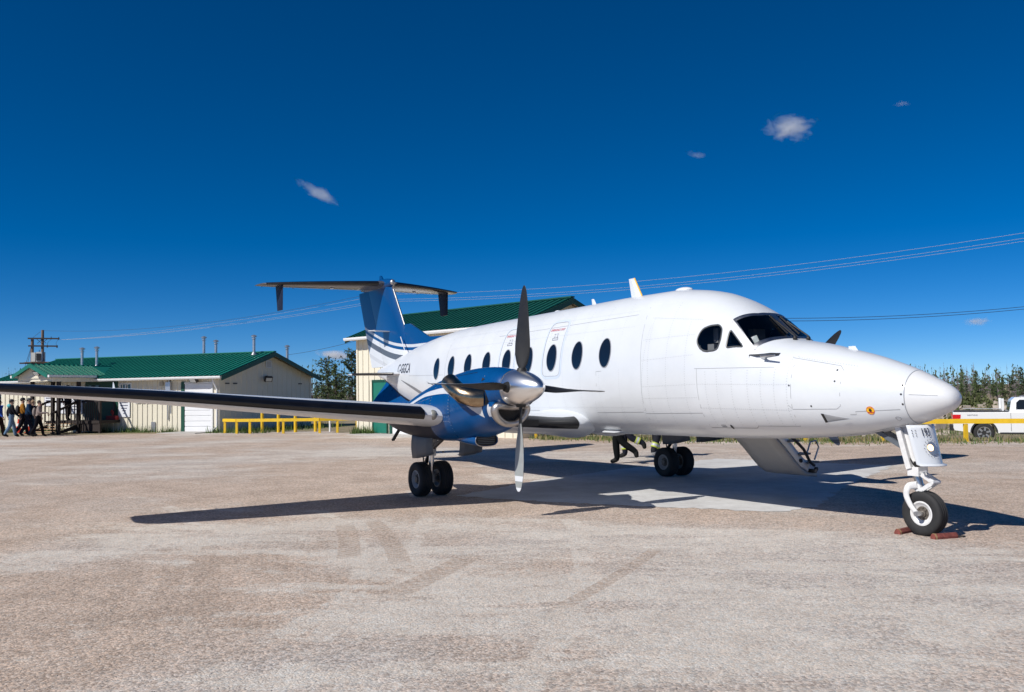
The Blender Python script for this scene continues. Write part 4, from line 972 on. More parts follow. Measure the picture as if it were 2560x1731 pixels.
mx = n_.new('ShaderNodeMix'); mx.data_type = 'RGBA'; mx.blend_type = 'MULTIPLY'; mx.inputs[0].default_value = 1; l_.new(cr.outputs[0], mx.inputs[6]); l_.new(mr.outputs[0], mx.inputs[7]); l_.new(mx.outputs[2], b_.inputs['Base Color']); b_.inputs['Roughness'].default_value = .85
b = MB(); pp = ragged([(-6.9, -2.35), (-5.2, -1.55), (-3.9, -.75), (-2.35, .25), (-2.45, 1.0), (-4.0, 3.6), (-6.0, 7.5), (-9.9, 6.3), (-9.3, 3.3), (-8.4, .4)], .12, .12, 3); b.add(pp, [tuple(range(len(pp)))]); pad = b.build('concrete_pad', m, smooth=False); pad['kind'] = 'structure'
if pad.data.polygons[0].normal.z < 0: pad.data.flip_normals()
# loose stones in the foreground
M['stone'] = mat('loose_stone', (.30, .27, .245), .9, var=.5, scale=3)
b = MB(); q = random.Random(5)
for i in range(5200):
    D = 3.2 + 11 * q.random() ** 1.6; L = (q.random() - .5) * 1.25 * D * 1.1; r_ = .0035 + .008 * q.random() ** 3; p = LD(L, D, 0)
    a = q.random() * 6.28; c, s_ = math.cos(a), math.sin(a); e = .6 + q.random() * .6
    V_ = [(r_ * c, r_ * s_, 0), (-r_ * e * s_, r_ * e * c, 0), (-r_ * c, -r_ * s_, 0), (r_ * e * s_, -r_ * e * c, 0), (r_ * .1, 0, r_ * .75)]
    b.add([(p.x + v[0], p.y + v[1], v[2] - .001) for v in V_], [(0, 1, 4), (1, 2, 4), (2, 3, 4), (3, 0, 4)])
st = b.build('loose_gravel', M['stone'], smooth=False, recalc=False); tag(st, 'small loose stones scattered over the gravel apron', 'gravel', kind='stuff')

# ================================================================== GRASS
M['grass'] = mat('green_grass', (.075, .13, .025), .8, var=.35, scale=.8)
M['drygrass'] = mat('dry_grass', (.28, .23, .11), .85, var=.3, scale=.8)
def grass(name, label, seeds, hmin, hmax, m_, seed, lean=.35):
    q = random.Random(seed); b = MB()
    for (L, D) in seeds:
        p = LD(L, D); p.z = terrain(L, D); a = q.random() * 6.28; w = .008 + .012 * q.random(); h = hmin + (hmax - hmin) * q.random() ** 1.7; dx, dy = math.cos(a) * w, math.sin(a) * w; lx, ly = (q.random() - .5) * lean * h * 2, (q.random() - .5) * lean * h * 2
        b.add([(p.x - dx, p.y - dy, p.z - .01), (p.x + dx, p.y + dy, p.z - .01), (p.x + lx, p.y + ly, p.z + h)], [(0, 1, 2)])
    o = b.build(name, m_, smooth=False, recalc=False); tag(o, label, 'grass', kind='stuff'); return o
q = random.Random(11)
FR = [(13.3, 27.0), (11.1, 27.6), (9.0, 28.3), (5.2, 29.8), (3.7, 31.0), (2.1, 32.2), (.8, 33)]   # right fence line (L, D)
def along(pl, t):
    i = min(int(t * (len(pl) - 1)), len(pl) - 2); k = t * (len(pl) - 1) - i; return pl[i][0] + (pl[i + 1][0] - pl[i][0]) * k, pl[i][1] + (pl[i + 1][1] - pl[i][1]) * k
PL = [(24, 23.0), (18.5, 25.2)] + FR
S1 = []; S2 = []
for i in range(15000):
    L, D = along(PL, q.random()); clump = math.sin(L * 3.1) * math.sin(L * 1.3 + D) * .5 + .5; dd = q.gauss(.2, .75)
    if q.random() < .35 + .65 * clump: (S2 if q.random() < .42 else S1).append((L + q.gauss(0, .2), D + dd))
grass('verge_grass', 'thin green grass along the foot of the yellow rail behind the airplane', S1, .04, .20, M['grass'], 1); grass('dry_verge_grass', 'dry straw-coloured grass along the yellow rail behind the airplane', S2, .04, .22, M['drygrass'], 2)
S1 = []
for i in range(9000):
    L = 4 + 24 * q.random(); S1.append((L, 44 + 14 * q.random()))
grass('field_grass', 'green grass on the bank behind the white pickup truck', S1, .08, .35, M['grass'], 3)
# ================================================================== BUILDINGS
M['siding'] = mat('cream_metal_siding', (.72, .675, .545), .5, var=.05, scale=1.2)
M['sidingedge'] = mat('cream_trim', (.74, .69, .56), .5)
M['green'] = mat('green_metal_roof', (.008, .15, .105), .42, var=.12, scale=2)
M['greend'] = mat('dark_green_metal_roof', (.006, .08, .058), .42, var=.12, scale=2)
M['greendoor'] = mat('green_door_paint', (.012, .16, .11), .45, var=.08, scale=3)
M['greendk'] = mat('dark_green_trim', (.006, .065, .04), .5)
M['gutter'] = mat('white_gutter', (.75, .76, .76), .4, var=.05, scale=4)
M['soffit'] = mat('soffit', (.45, .41, .33), .7)
M['garage'] = mat('white_garage_door', (.76, .77, .78), .4, var=.03, scale=2)
M['pipe'] = mat('galvanised_pipe', (.55, .56, .58), .35, metal=.8, var=.1, scale=10)
M['wood'] = mat('brown_wood_shade_darkened', (.022, .014, .012), .75, var=.3, scale=10)  # brown wood, its colour darkened to carry the porch roof's shade
M['tread'] = mat('bare_wood_tread', (.36, .24, .15), .8, var=.2, scale=12)
M['wglass'] = mat('building_window_glass', (.03, .045, .06), .08, coat=.2)
M['lampbody'] = mat('floodlight_body', (.03, .03, .035), .5)
M['lampface'] = mat('floodlight_lens', (.75, .76, .72), .25)
M['signwhite'] = mat('white_sign_board', (.72, .74, .78), .6)
M['signink'] = mat('sign_print', (.04, .05, .10), .7)
M['concrete'] = mat('concrete_slab', (.42, .40, .37), .85, var=.12, scale=4)
M['redbox'] = mat('red_hose_box', (.30, .012, .015), .5, var=.1, scale=4)
def siding_panel(w, h0, h1=None, depth=.035):
    """one ribbed metal sheet: flat face with a raised rib along its right edge; local x across, z up, faces -y"""
    h1 = h0 if h1 is None else h1
    hz = lambda x: h0 + (h1 - h0) * x / w
    xs_ = [0, w - .07, w - .055, w - .015, w]; ys_ = [0, 0, -depth, -depth, 0]
    b = MB(); b.grid([[(x, y, 0) for x, y in zip(xs_, ys_)], [(x, y, hz(x)) for x, y in zip(xs_, ys_)]]); return b
def roof_panel(w, ln, pitch, depth=.04):
    b = MB(); xs_ = [0, w - .06, w - .05, w - .02, w - .01]; zs_ = [0, 0, depth, depth, 0]; c, s_ = math.cos(pitch), math.sin(pitch)
    b.grid([[(x, k * ln * c - z * s_, k * ln * s_ + z * c) for x, z in zip(xs_, zs_)] for k in (0, 1)]); return b
def inst(src, parent, loc, rz=0):
    o = src.copy(); COL.objects.link(o); o.parent = parent; o.location = loc; o.rotation_euler = (0, 0, rz); return o
def floodlight(parent, p, d, size=.26, nm='floodlight'):
    p = Vector(p); d = Vector(d).normalized(); b = MB(); Mx = Matrix.Translation(p) @ d.to_track_quat('Y', 'Z').to_matrix().to_4x4()
    b.box((-size * .75, -.05, -size * .5), (size * .75, .10, size * .5), Mx); b.box((-.05, -.25, -.02), (.05, -.05, .06), Mx); o = b.build(nm, M['lampbody'], parent, smooth=False)
    b = MB(); b.box((-size * .6, .10, -size * .36), (size * .6, .112, size * .36), Mx); b.build('floodlight_lens', M['lampface'], o, smooth=False); return o
def flue(parent, x, y, z0, z1, nm='flue_pipe'):
    b = MB(); b.tube([(x, y, z0), (x, y, z1)], .075, 12); b.tube([(x, y, z0 - .02), (x, y, z0 + .12)], [.17, .08], 12); b.tube([(x, y, z1 - .16), (x, y, z1 - .13)], .12, 12); b.tube([(x, y, z1 - .05), (x, y, z1)], .14, 12); b.tube([(x, y, z1), (x, y, z1 + .06)], [.16, .05], 12); return b.build(nm, M['pipe'], parent)
def gable_roof(parent, x0, x1, depth, ze, zr, ov, mroof, pw, mfasc):
    """ridge along x; front slope as single sheets, back slope likewise; fascia on the right gable"""
    yr = depth / 2; pitch = math.atan2(zr - ze, yr + 0); ln = (yr + ov) / math.cos(pitch); yf = -ov; zf = ze - ov * math.tan(pitch)
    k = int(round((x1 - x0) / pw)); pw = (x1 - x0) / k
    src = roof_panel(pw, ln, pitch).build('roof_sheet', mroof, parent, smooth=False); src.location = (x0, yf, zf)
    for i in range(1, k): inst(src, parent, (x0 + i * pw, yf, zf))
    src2 = roof_panel(pw, ln, pitch).build('roof_sheet', mroof, parent, smooth=False); src2.location = (x1, depth + ov, zf); src2.rotation_euler = (0, 0, math.pi)
    for i in range(1, k): inst(src2, parent, (x1 - i * pw, depth + ov, zf), math.pi)
    b = MB(); b.prism([(x1 + .002, yf, zf - .02), (x1 + .002, yr, zr - .02), (x1 + .002, depth + ov, zf - .02), (x1 + .002, depth + ov, zf - .24), (x1 + .002, yr, zr - .24), (x1 + .002, yf, zf - .24)], (.03, 0, 0)); b.build('gable_fascia', mfasc, parent, smooth=False)
    b = MB(); b.prism([(x0 - .032, yf, zf - .02), (x0 - .032, yr, zr - .02), (x0 - .032, depth + ov, zf - .02), (x0 - .032, depth + ov, zf - .24), (x0 - .032, yr, zr - .24), (x0 - .032, yf, zf - .24)], (.03, 0, 0)); b.build('gable_fascia', mfasc, parent, smooth=False)
    b = MB(); b.add([(x0, yf, zf - .03), (x1, yf, zf - .03), (x1, yr, zr - .03), (x0, yr, zr - .03), (x1, depth + ov, zf - .03), (x0, depth + ov, zf - .03)], [(0, 1, 2, 3), (3, 2, 4, 5)]); b.add([(x0, yf, zf - .12), (x1, yf, zf - .12), (x1, .02, zf - .12), (x0, .02, zf - .12)], [(0, 1, 2, 3)]); b.build('soffit', M['soffit'], parent, smooth=False, recalc=False)
    b = MB(); b.bar((x0, yr, zr + .02), (x1, yr, zr + .02), .22, .05); b.build('ridge_cap', mroof, parent, smooth=False)
    b = MB(); b.prism([(x0, yf - .005, zf - .02), (x0, yf - .11, zf - .02), (x0, yf - .11, zf - .08), (x0, yf - .08, zf - .14), (x0, yf - .005, zf - .14)], (x1 - x0, 0, 0)); b.build('gutter', M['gutter'], parent, smooth=False)
    return pitch
def gable_panels(parent, x, depth, ze, zr, pw, m_):
    k = int(round(depth / pw)); pw = depth / k; hz = lambda y: ze + (zr - ze) * (1 - abs(y - depth / 2) / (depth / 2))
    for i in range(k):
        o = siding_panel(pw, hz(i * pw) - .04, hz((i + 1) * pw) - .04, .02).build('siding_panel', m_, parent, smooth=False); o.location = (x + .012, i * pw, 0); o.rotation_euler = (0, 0, math.pi / 2)
def front_panels(parent, x0, length, h, pw, m_, openings):
    k = int(round(length / pw)); pw = length / k; full = None; cache = {}
    for i in range(k):
        xa = x0 + i * pw; xb = xa + pw; spans = [(0, h)]
        for (o0, o1, z0, z1) in openings:
            if xb > o0 + .02 and xa < o1 - .02:
                spans = [(0, z0), (z1, h)]
        for za, zb in spans:
            if zb - za < .05: continue
            key = round(zb - za, 3)
            if key not in cache:
                o = siding_panel(pw, zb - za).build('siding_panel', m_, parent, smooth=False); o.location = (xa, -.012, za); cache[key] = o
            else: inst(cache[key], parent, (xa, -.012, za))

# ---- low terminal building
bx = RH * .937 - DH * .347; byv = RH * .347 + DH * .937
term = empty('terminal_building', LD(-13.95, 43.5, 0), math.atan2(bx.y, bx.x))
tag(term, 'low cream metal terminal building with bright green ribbed roof and a covered porch', 'building')
TL, TDp, TE_, TR = 13.9, 7.75, 2.74, 3.86
b = MB(); b.prism([(0, 0, 0), (0, TDp, 0), (0, TDp, TE_), (0, TDp / 2, TR - .06), (0, 0, TE_)], (-TL, 0, 0)); b.build('wall', M['siding'], term, smooth=False)
GD = (-1.98, -.40, 0, 2.32)       # garage door
DR = (-8.15, -6.95, .62, 2.62)    # porch door
front_panels(term, -TL, TL, TE_ - .02, .305, M['siding'], [GD, DR])
gable_panels(term, 0, TDp, TE_, TR, .42, M['siding'])
gable_roof(term, -TL - .35, .45, TDp, TE_ + .06, TR + .08, .42, M['green'], .30, M['greendk'])
b = MB(); b.box((-.06, -.06, 0), (.05, .05, TE_)); b.build('corner_trim', M['sidingedge'], term, smooth=False)
b = MB(); b.box((-.05, TDp - .05, 0), (.06, TDp + .05, TE_)); b.build('corner_trim', M['sidingedge'], term, smooth=False)
gd = MB(); gd.box((GD[0], -.02, 0), (GD[1], .06, GD[3])); gdo = gd.build('garage_door', M['garage'], term, smooth=False)
for k in range(9):
    b = MB(); z0 = .01 + k * GD[3] / 9; b.prism([(GD[0] + .02, -.022, z0), (GD[0] + .02, -.052, z0 + .02), (GD[0] + .02, -.052, z0 + GD[3] / 9 - .03), (GD[0] + .02, -.022, z0 + GD[3] / 9 - .01)], (GD[1] - GD[0] - .04, 0, 0)); b.build('door_slat', M['garage'], gdo, smooth=False)
b = MB(); b.box((GD[0] - .19, -.075, 0), (GD[0], -.0, GD[3] + .1)); b.build('door_trim', M['greendk'], term, smooth=False)
b = MB(); b.box((GD[0], -.075, GD[3]), (GD[1] + .08, -.0, GD[3] + .07)); b.box((GD[1], -.075, 0), (GD[1] + .08, 0, GD[3])); b.build('door_trim', M['gutter'], term, smooth=False)
b = MB(); b.box((GD[0] - .3, -1.6, -.02), (GD[1] + .3, -.08, .035)); b.build('door_apron', M['concrete'], term, smooth=False)
def window(parent, x0, x1, z0, z1, y=-.06, panes=2):
    b = MB(); w = .06; b.box((x0, y, z0), (x0 + w, -.005, z1)); b.box((x1 - w, y, z0), (x1, -.005, z1)); b.box((x0 + w, y, z0), (x1 - w, -.005, z0 + w)); b.box((x0 + w, y, z1 - w), (x1 - w, -.005, z1))
    for k in range(1, panes): xm = x0 + (x1 - x0) * k / panes; b.box((xm - .025, y + .003, z0 + w), (xm + .025, -.005, z1 - w))
    fr = b.build('window_frame', M['gutter'], parent, smooth=False)
    for k in range(panes):
        b = MB(); a = x0 + w + (x1 - x0 - 2 * w) * k / panes; c = x0 + w + (x1 - x0 - 2 * w) * (k + 1) / panes; b.box((a, y + .02, z0 + w), (c, y + .03, z1 - w)); b.build('pane', M['wglass'], fr, smooth=False)
window(term, -5.95, -5.2, 1.55, 2.42); window(term, -9.75, -8.95, 1.5, 2.35)
floodlight(term, (-1.25, -.28, 2.52), (0, -.8, -.6)); floodlight(term, (.25, 3.55, 2.55), (.75, -.45, -.45))
b = MB(); b.box((.03, 3.65, 3.12), (.07, 4.1, 3.5)); gv = b.build('gable_vent', M['gutter'], term, smooth=False)
for k in range(6):
    b = MB(); b.box((.07, 3.70, 3.16 + .05 * k), (.085, 4.05, 3.185 + .05 * k)); b.build('vent_slat', M['soffit'], gv, smooth=False)
b = MB(); b.tube([(-.12, -.30, 2.58), (-.12, -.30, 2.42), (-.05, -.10, 2.05), (-.05, -.10, .25), (-.12, -.35, .1)], .045, 8); b.build('downspout', M['gutter'], term, smooth=False)
b = MB(); b.box((-3.0, -.2, 1.9), (-2.72, -.03, 2.42)); b.tube([(-2.95, -.1, 1.9), (-2.95, -.06, .6)], .03, 8); b.tube([(-2.8, -.1, 1.9), (-2.8, -.06, .9)], .03, 8); b.tube([(-2.86, -.1, 2.4), (-2.86, -.1, 2.6)], .03, 8); b.build('electric_meter', M['pipe'], term, smooth=False)
b = MB(); b.box((-3.45, -.1, 2.25), (-3.25, -.04, 2.45)); b.build('junction_box', M['soffit'], term, smooth=False)
for y_ in (.4, 1.0, 6.6):
    b = MB(); b.box((.03, y_, 2.28), (.06, y_ + .3, 2.34)); b.build('wall_bracket', M['lampbody'], term, smooth=False)
zroof = lambda y: TE_ + .08 + (TR - TE_) * min(y, TDp - y) / (TDp / 2)
for x_, y_, h in ((-10.15, 1.7, 4.35), (-9.25, 1.8, 4.38), (-4.6, 4.6, 4.9), (-4.05, 4.9, 4.70), (-.5, 3.4, 4.76), (.1 - .5, 6.2, 4.35)): flue(term, x_, y_, zroof(y_), h)
b = MB(); b.box((-3.95, -.09, .02), (-3.7, -.04, .5)); b.build('wall_hatch', M['pipe'], term, smooth=False)
# porch
PX0, PX1, PY = -9.35, -7.15, -3.3
pw_ = (PX1 - PX0) / 2; zc_ = 3.34; ze_ = 2.82
b = MB()
pr = empty('tmp'); bpy.data.objects.remove(pr)
b.add([(PX0, PY, ze_), (PX0 + pw_, PY, zc_), (PX0 + pw_, 2.0, zc_), (PX0, 0.1, ze_)], [(0, 1, 2, 3)]); b.add([(PX1, PY, ze_), (PX0 + pw_, PY, zc_), (PX0 + pw_, 2.0, zc_), (PX1, .1, ze_)], [(0, 1, 2, 3)]); po = b.build('porch_roof', M['green'], term, smooth=False); md = po.modifiers.new('t', 'SOLIDIFY'); md.thickness = .05
for k in range(13):
    y_ = PY + .02 + k * .30
    for xa in (PX0, PX1):
        t1 = 1.0; b = MB(); b.bar((xa, y_, ze_ + .035), (PX0 + pw_, y_, zc_ + .035), .05, .05); b.build('porch_roof_rib', M['green'], term, smooth=False)
b = MB(); b.prism([(PX0, PY - .02, ze_ - .14), (PX0, PY - .02, ze_ + .03), (PX0 + pw_, PY - .02, zc_ + .05), (PX1, PY - .02, ze_ + .03), (PX1, PY - .02, ze_ - .14), (PX0 + pw_, PY - .02, zc_ - .14)], (0, -.03, 0)); b.build('porch_fascia', M['green'], term, smooth=False)
b = MB(); b.prism([(PX0 + .1, PY + .25, ze_ - .14), (PX0 + .1, PY + .25, ze_), (PX0 + pw_, PY + .25, zc_ - .05), (PX1 - .1, PY + .25, ze_), (PX1 - .1, PY + .25, ze_ - .14)], (0, .05, 0)); b.box((PX0 + .05, PY + .3, ze_ - .28), (PX1 - .05, PY + .36, ze_ - .14)); b.build('porch_gable_board', M['sidingedge'], term, smooth=False)
b = MB(); b.box((PX1 - .08, PY + .3, ze_ - .3), (PX1 - .01, -.1, ze_ - .12)); b.box((PX0 + .01, PY + .3, ze_ - .3), (PX0 + .08, -.1, ze_ - .12)); b.build('porch_beam', M['sidingedge'], term, smooth=False)
for xa, s_ in ((PX0, -1), (PX1, 1)):
    b = MB(); b.box((xa + s_ * .0, PY - .02, ze_ - .10), (xa + s_ * .12, -.42, ze_ + .015)); b.build('porch_gutter', M['gutter'], term, smooth=False)
floodlight(term, (PX0 + pw_ + .35, PY + .1, zc_ - .38), (.1, -.8, -.6), .22)
for x_, y_ in ((PX0 + .45, PY + .75), (PX1 - .1, PY + .75), (PX0 + .45, -1.35), (PX1 - .1, -1.35)):
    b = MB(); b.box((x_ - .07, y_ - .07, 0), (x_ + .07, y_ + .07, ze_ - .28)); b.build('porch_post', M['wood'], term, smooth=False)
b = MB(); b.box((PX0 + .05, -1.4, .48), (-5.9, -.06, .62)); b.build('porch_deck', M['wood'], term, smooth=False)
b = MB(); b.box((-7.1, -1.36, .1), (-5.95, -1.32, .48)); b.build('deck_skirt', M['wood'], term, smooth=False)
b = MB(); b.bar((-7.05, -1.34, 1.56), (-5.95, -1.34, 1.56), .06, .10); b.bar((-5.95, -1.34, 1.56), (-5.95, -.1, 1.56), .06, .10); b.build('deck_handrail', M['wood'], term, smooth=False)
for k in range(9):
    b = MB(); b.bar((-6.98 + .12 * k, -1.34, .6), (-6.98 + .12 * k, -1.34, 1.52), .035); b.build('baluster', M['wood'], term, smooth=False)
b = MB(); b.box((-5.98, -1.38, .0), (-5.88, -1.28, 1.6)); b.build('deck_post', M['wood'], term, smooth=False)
b = MB(); b.box((-7.0, -.06, .62), (-6.05, -.045, 2.55)); b.build('dark_entry_panel', M['greendk'], term, smooth=False)
for k in range(5):
    b = MB(); y_ = -1.45 - .3 * k; b.box((PX0 + .2, y_ - .3, .50 - .115 * k - .035), (PX1 - .2, y_, .50 - .115 * k)); b.build('stair_tread', M['tread'], term, smooth=False)
for xa in (PX0 + .16, PX1 - .16):
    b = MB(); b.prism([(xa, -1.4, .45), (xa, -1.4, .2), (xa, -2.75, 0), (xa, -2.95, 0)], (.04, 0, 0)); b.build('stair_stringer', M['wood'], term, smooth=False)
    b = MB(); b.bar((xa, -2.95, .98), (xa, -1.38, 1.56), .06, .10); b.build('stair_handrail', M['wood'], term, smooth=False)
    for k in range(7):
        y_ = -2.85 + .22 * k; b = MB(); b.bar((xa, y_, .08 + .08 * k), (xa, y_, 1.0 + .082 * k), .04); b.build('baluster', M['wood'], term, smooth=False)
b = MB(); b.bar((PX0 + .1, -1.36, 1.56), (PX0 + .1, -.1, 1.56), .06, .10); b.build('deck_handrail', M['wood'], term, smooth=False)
b = MB(); b.box((DR[0], -.05, DR[2]), (DR[1], 0, DR[3])); dd = b.build('porch_door', M['greendk'], term, smooth=False)
b = MB(); b.box((DR[0] + .25, -.06, 1.7), (DR[1] - .25, -.05, 2.35)); b.build('door_glass', M['wglass'], dd, smooth=False)
b = MB(); b.lathe([(-.1, .03), (-.05, .03)], (DR[0] + .1, 0, 1.5), 'y', 10); b.build('door_knob', M['pipe'], dd)
def signboard(parent, x0, x1, z0, z1, lines, nm='wall_sign', y=-.055):
    b = MB(); b.box((x0, y - .01, z0), (x1, y, z1)); s_ = b.build(nm, M['signwhite'], parent, smooth=False)
    for k, (txt, size, zz) in enumerate(lines):
        if txt: text_mesh(txt, size, lambda px, py, zz=zz: Vector(((x0 + x1) / 2 + px, y - .013, zz + py)), 'sign_lettering', M['signink'], s_, bold=True)
        else:
            b = MB(); b.box(((x0 + x1) / 2 - size, y - .013, zz - .02), ((x0 + x1) / 2 + size, y - .011, zz + .02)); b.build('sign_line', M['signink'], s_, smooth=False)
    return s_
signboard(term, -9.15, -8.25, .95, 1.75, [('Rement', .24, 1.55), (None, .3, 1.3), (None, .28, 1.15)])
signboard(term, -10.1, -9.3, .95, 1.72, [(None, .25, 1.5)]); signboard(term, -10.85, -10.35, 1.35, 2.0, [(None, .16, 1.86), (None, .16, 1.74), (None, .16, 1.62), (None, .08, 1.5)])
signboard(term, -6.0, -5.3, .75, 1.6, [(None, .22, 1.46), (None, .24, 1.32), (None, .18, 1.18), (None, .12, 1.06), (None, .05, .92)]); signboard(term, -5.0, -3.6, 1.42, 1.5, [])
b = MB(); b.box((-6.55, -.32, .52), (-5.95 + .0, -.1, .82)); b.tube([(-6.25, -.2, .82), (-6.2, -.2, 1.0), (-6.3, -.2, 1.1), (-6.35, -.2, 1.0), (-6.25, -.2, .9)], .03, 8); b.build('red_hanging_box', M['redbox'], term, smooth=False)
b = MB(); b.box((-6.30, -.12, .82), (-6.2, -.055, 1.5)); b.build('box_bracket', M['lampbody'], term, smooth=False)

# ---- tall garage building behind the tail
hx = (RH * 7 - DH * 6.6).normalized()
han = empty('garage_building', LD(.3, 33.0, 0), math.atan2(hx.y, hx.x)); tag(han, 'tall cream metal garage building with dark green ribbed roof behind the tail of the airplane', 'building')
HL, HD, HE, HR = 9.6, 5.1, 4.22, 5.15
b = MB(); b.prism([(0, 0, 0), (0, HD, 0), (0, HD, HE), (0, HD / 2, HR - .06), (0, 0, HE)], (-HL, 0, 0)); b.build('wall', M['siding'], han, smooth=False)
D1 = (-8.55, -7.55, .05, 2.25); D2 = (-7.25, -4.2, 0, 3.0)
front_panels(han, -HL, HL, HE - .02, .40, M['siding'], [D1, D2]); gable_panels(han, 0, HD, HE, HR, .40, M['siding'])
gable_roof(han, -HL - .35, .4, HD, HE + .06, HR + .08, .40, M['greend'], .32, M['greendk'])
b = MB(); b.box((-HL - .04, -.06, 0), (-HL + .06, .05, HE)); b.build('corner_trim', M['sidingedge'], han, smooth=False)
b = MB(); b.box((D1[0] + .06, -.05, D1[2]), (D1[1] - .06, 0, D1[3] - .06)); d_ = b.build('entrance_door', M['greendoor'], han, smooth=False)
b = MB(); b.box((D1[0], -.08, 0), (D1[0] + .06, 0, D1[3])); b.box((D1[1] - .06, -.08, 0), (D1[1], 0, D1[3])); b.box((D1[0], -.08, D1[3] - .06), (D1[1], 0, D1[3] + .03)); b.build('door_trim', M['greendk'], han, smooth=False)
b = MB(); b.lathe([(-.12, .035), (-.05, .035)], (D1[1] - .18, 0, 1.05), 'y', 10); b.build('door_knob', M['pipe'], d_)
b = MB(); b.box((D2[0], -.02, 0), (D2[1], .04, D2[3])); o_ = b.build('roller_door', M['garage'], han, smooth=False)
for k in range(10):
    b = MB(); z0 = .01 + .298 * k; b.box((D2[0] + .02, -.05, z0), (D2[1] - .02, -.022, z0 + .28)); b.build('door_slat', M['garage'], o_, smooth=False)
b = MB(); b.box((D2[0] - .16, -.08, 0), (D2[0], 0, D2[3] + .1)); b.box((D2[1], -.08, 0), (D2[1] + .16, 0, D2[3] + .1)); b.build('door_trim', M['greendk'], han, smooth=False)
b = MB(); b.box((D1[0] - .2, -1.3, -.02), (D2[1] + .3, -.08, .03)); b.build('door_apron', M['concrete'], han, smooth=False)
S1 = []; q = random.Random(21)
for i in range(4200):
    x_ = -13.5 + 13.6 * q.random()
    if GD[0] - .3 < x_ < GD[1] + .3 or -9.2 < x_ < -7.4: continue
    y_ = -.1 - abs(q.gauss(0, .3)); k = math.sin(x_ * 2.3) * .5 + .5
    if q.random() < .25 + .75 * k or x_ > -.8:
        P_ = Vector((CAM[0], CAM[1], 0)); w = LD(-13.95, 43.5) + bx * x_ + byv * y_ - P_; S1.append((w.dot(RH), w.dot(DH)))
for i in range(1500):
    x_ = .1 + 3.2 * q.random(); y_ = -1.2 + 8 * q.random() ** 1.5; w = LD(-13.95, 43.5) + bx * x_ + byv * y_ - Vector((CAM[0], CAM[1], 0)); S1.append((w.dot(RH), w.dot(DH)))
for i in range(600):
    x_ = -9.7 + 1.4 * q.random(); y_ = -.15 - abs(q.gauss(0, .15)); w = LD(.3, 33.0) + hx * x_ + Vector((-hx.y, hx.x, 0)) * y_ - Vector((CAM[0], CAM[1], 0)); S1.append((w.dot(RH), w.dot(DH)))
grass('wall_foot_grass', 'green grass tufts at the foot of the cream building walls', S1, .06, .42, M['grass'], 4)
# ================================================================== FENCES, POLES, WIRES
M['ypaint'] = mat('yellow_fence_paint', (.72, .46, .015), .55, var=.12, scale=5)
M['poleWood'] = mat('grey_pole_wood', (.17, .12, .09), .85, var=.25, scale=6)
M['wire'] = mat('aluminium_wire', (.36, .355, .37), .5)
M['wiredark'] = mat('dark_cable', (.03, .035, .05), .6)
def rail_fence(nm, label, pts, ends, h=.68):
    """pts: (L,D) of the posts; one beam between neighbouring posts"""
    P0 = [LD(L, D, terrain(L, D)) for L, D in pts]; t = empty(nm, P0[0]); tag(t, label, 'fence')
    inv = Matrix.Translation(-P0[0])
    for p in P0:
        b = MB(); b.bar(p + Vector((0, 0, -.05)), p + Vector((0, 0, h - .16)), .10, .10, up=tuple(DH)); b.xform(inv).build('fence_post', M['ypaint'], t, smooth=False)
    for i in range(len(P0) - 1):
        a, c = P0[i] + Vector((0, 0, h - .08)), P0[i + 1] + Vector((0, 0, h - .08)); e = (c - a).normalized()
        b = MB(); b.bar(a - e * (.12 if i == 0 else -.004), c + e * (.12 if i == len(P0) - 2 else 0), .12, .135); b.xform(inv).build('fence_beam', M['ypaint'], t, smooth=False)
    return t
rail_fence('yellow_rail_fence', 'low yellow timber rail fence beside the gable end of the terminal building', [(-13.2, 42.0), (-12.45, 41.3), (-11.8, 41.1), (-10.2, 40.7), (-8.55, 40.5), (-7.8, 40.7), (-6.95, 40.8)], None)
rail_fence('yellow_rail_fence', 'low yellow timber rail fence running in front of the white pickup truck', [(24.0, 23.3), (21.0, 24.3), (18.6, 25.2), (15.8, 26.1)] + FR, None)
for k, (L, D, lb) in enumerate(((-11.55, 42.2, 'tall yellow guard post closest to the terminal garage door, behind the rail fence'), (-10.75, 42.0, 'second tall yellow guard post from the terminal garage door'), (-9.95, 41.9, 'third tall yellow guard post from the terminal garage door'), (-9.1, 42.2, 'fourth tall yellow guard post, furthest from the terminal garage door'))):
    p = LD(L, D, 0); b = MB(); b.tube([(0, 0, -.03), (0, 0, 1.15), (0, 0, 1.2)], [.075, .075, .03], 12); o = b.build('guard_post', M['ypaint'], None); o.location = p; tag(o, lb, 'guard post', 'yellow guard posts by the terminal gable')
p = LD(-8.35, 41.8, 0); b = MB(); b.tube([(0, 0, -.03), (0, 0, .95)], .05, 10); o = b.build('white_marker_post', M['gutter']); o.location = p; tag(o, 'thin white marker post standing between the yellow guard posts', 'post')
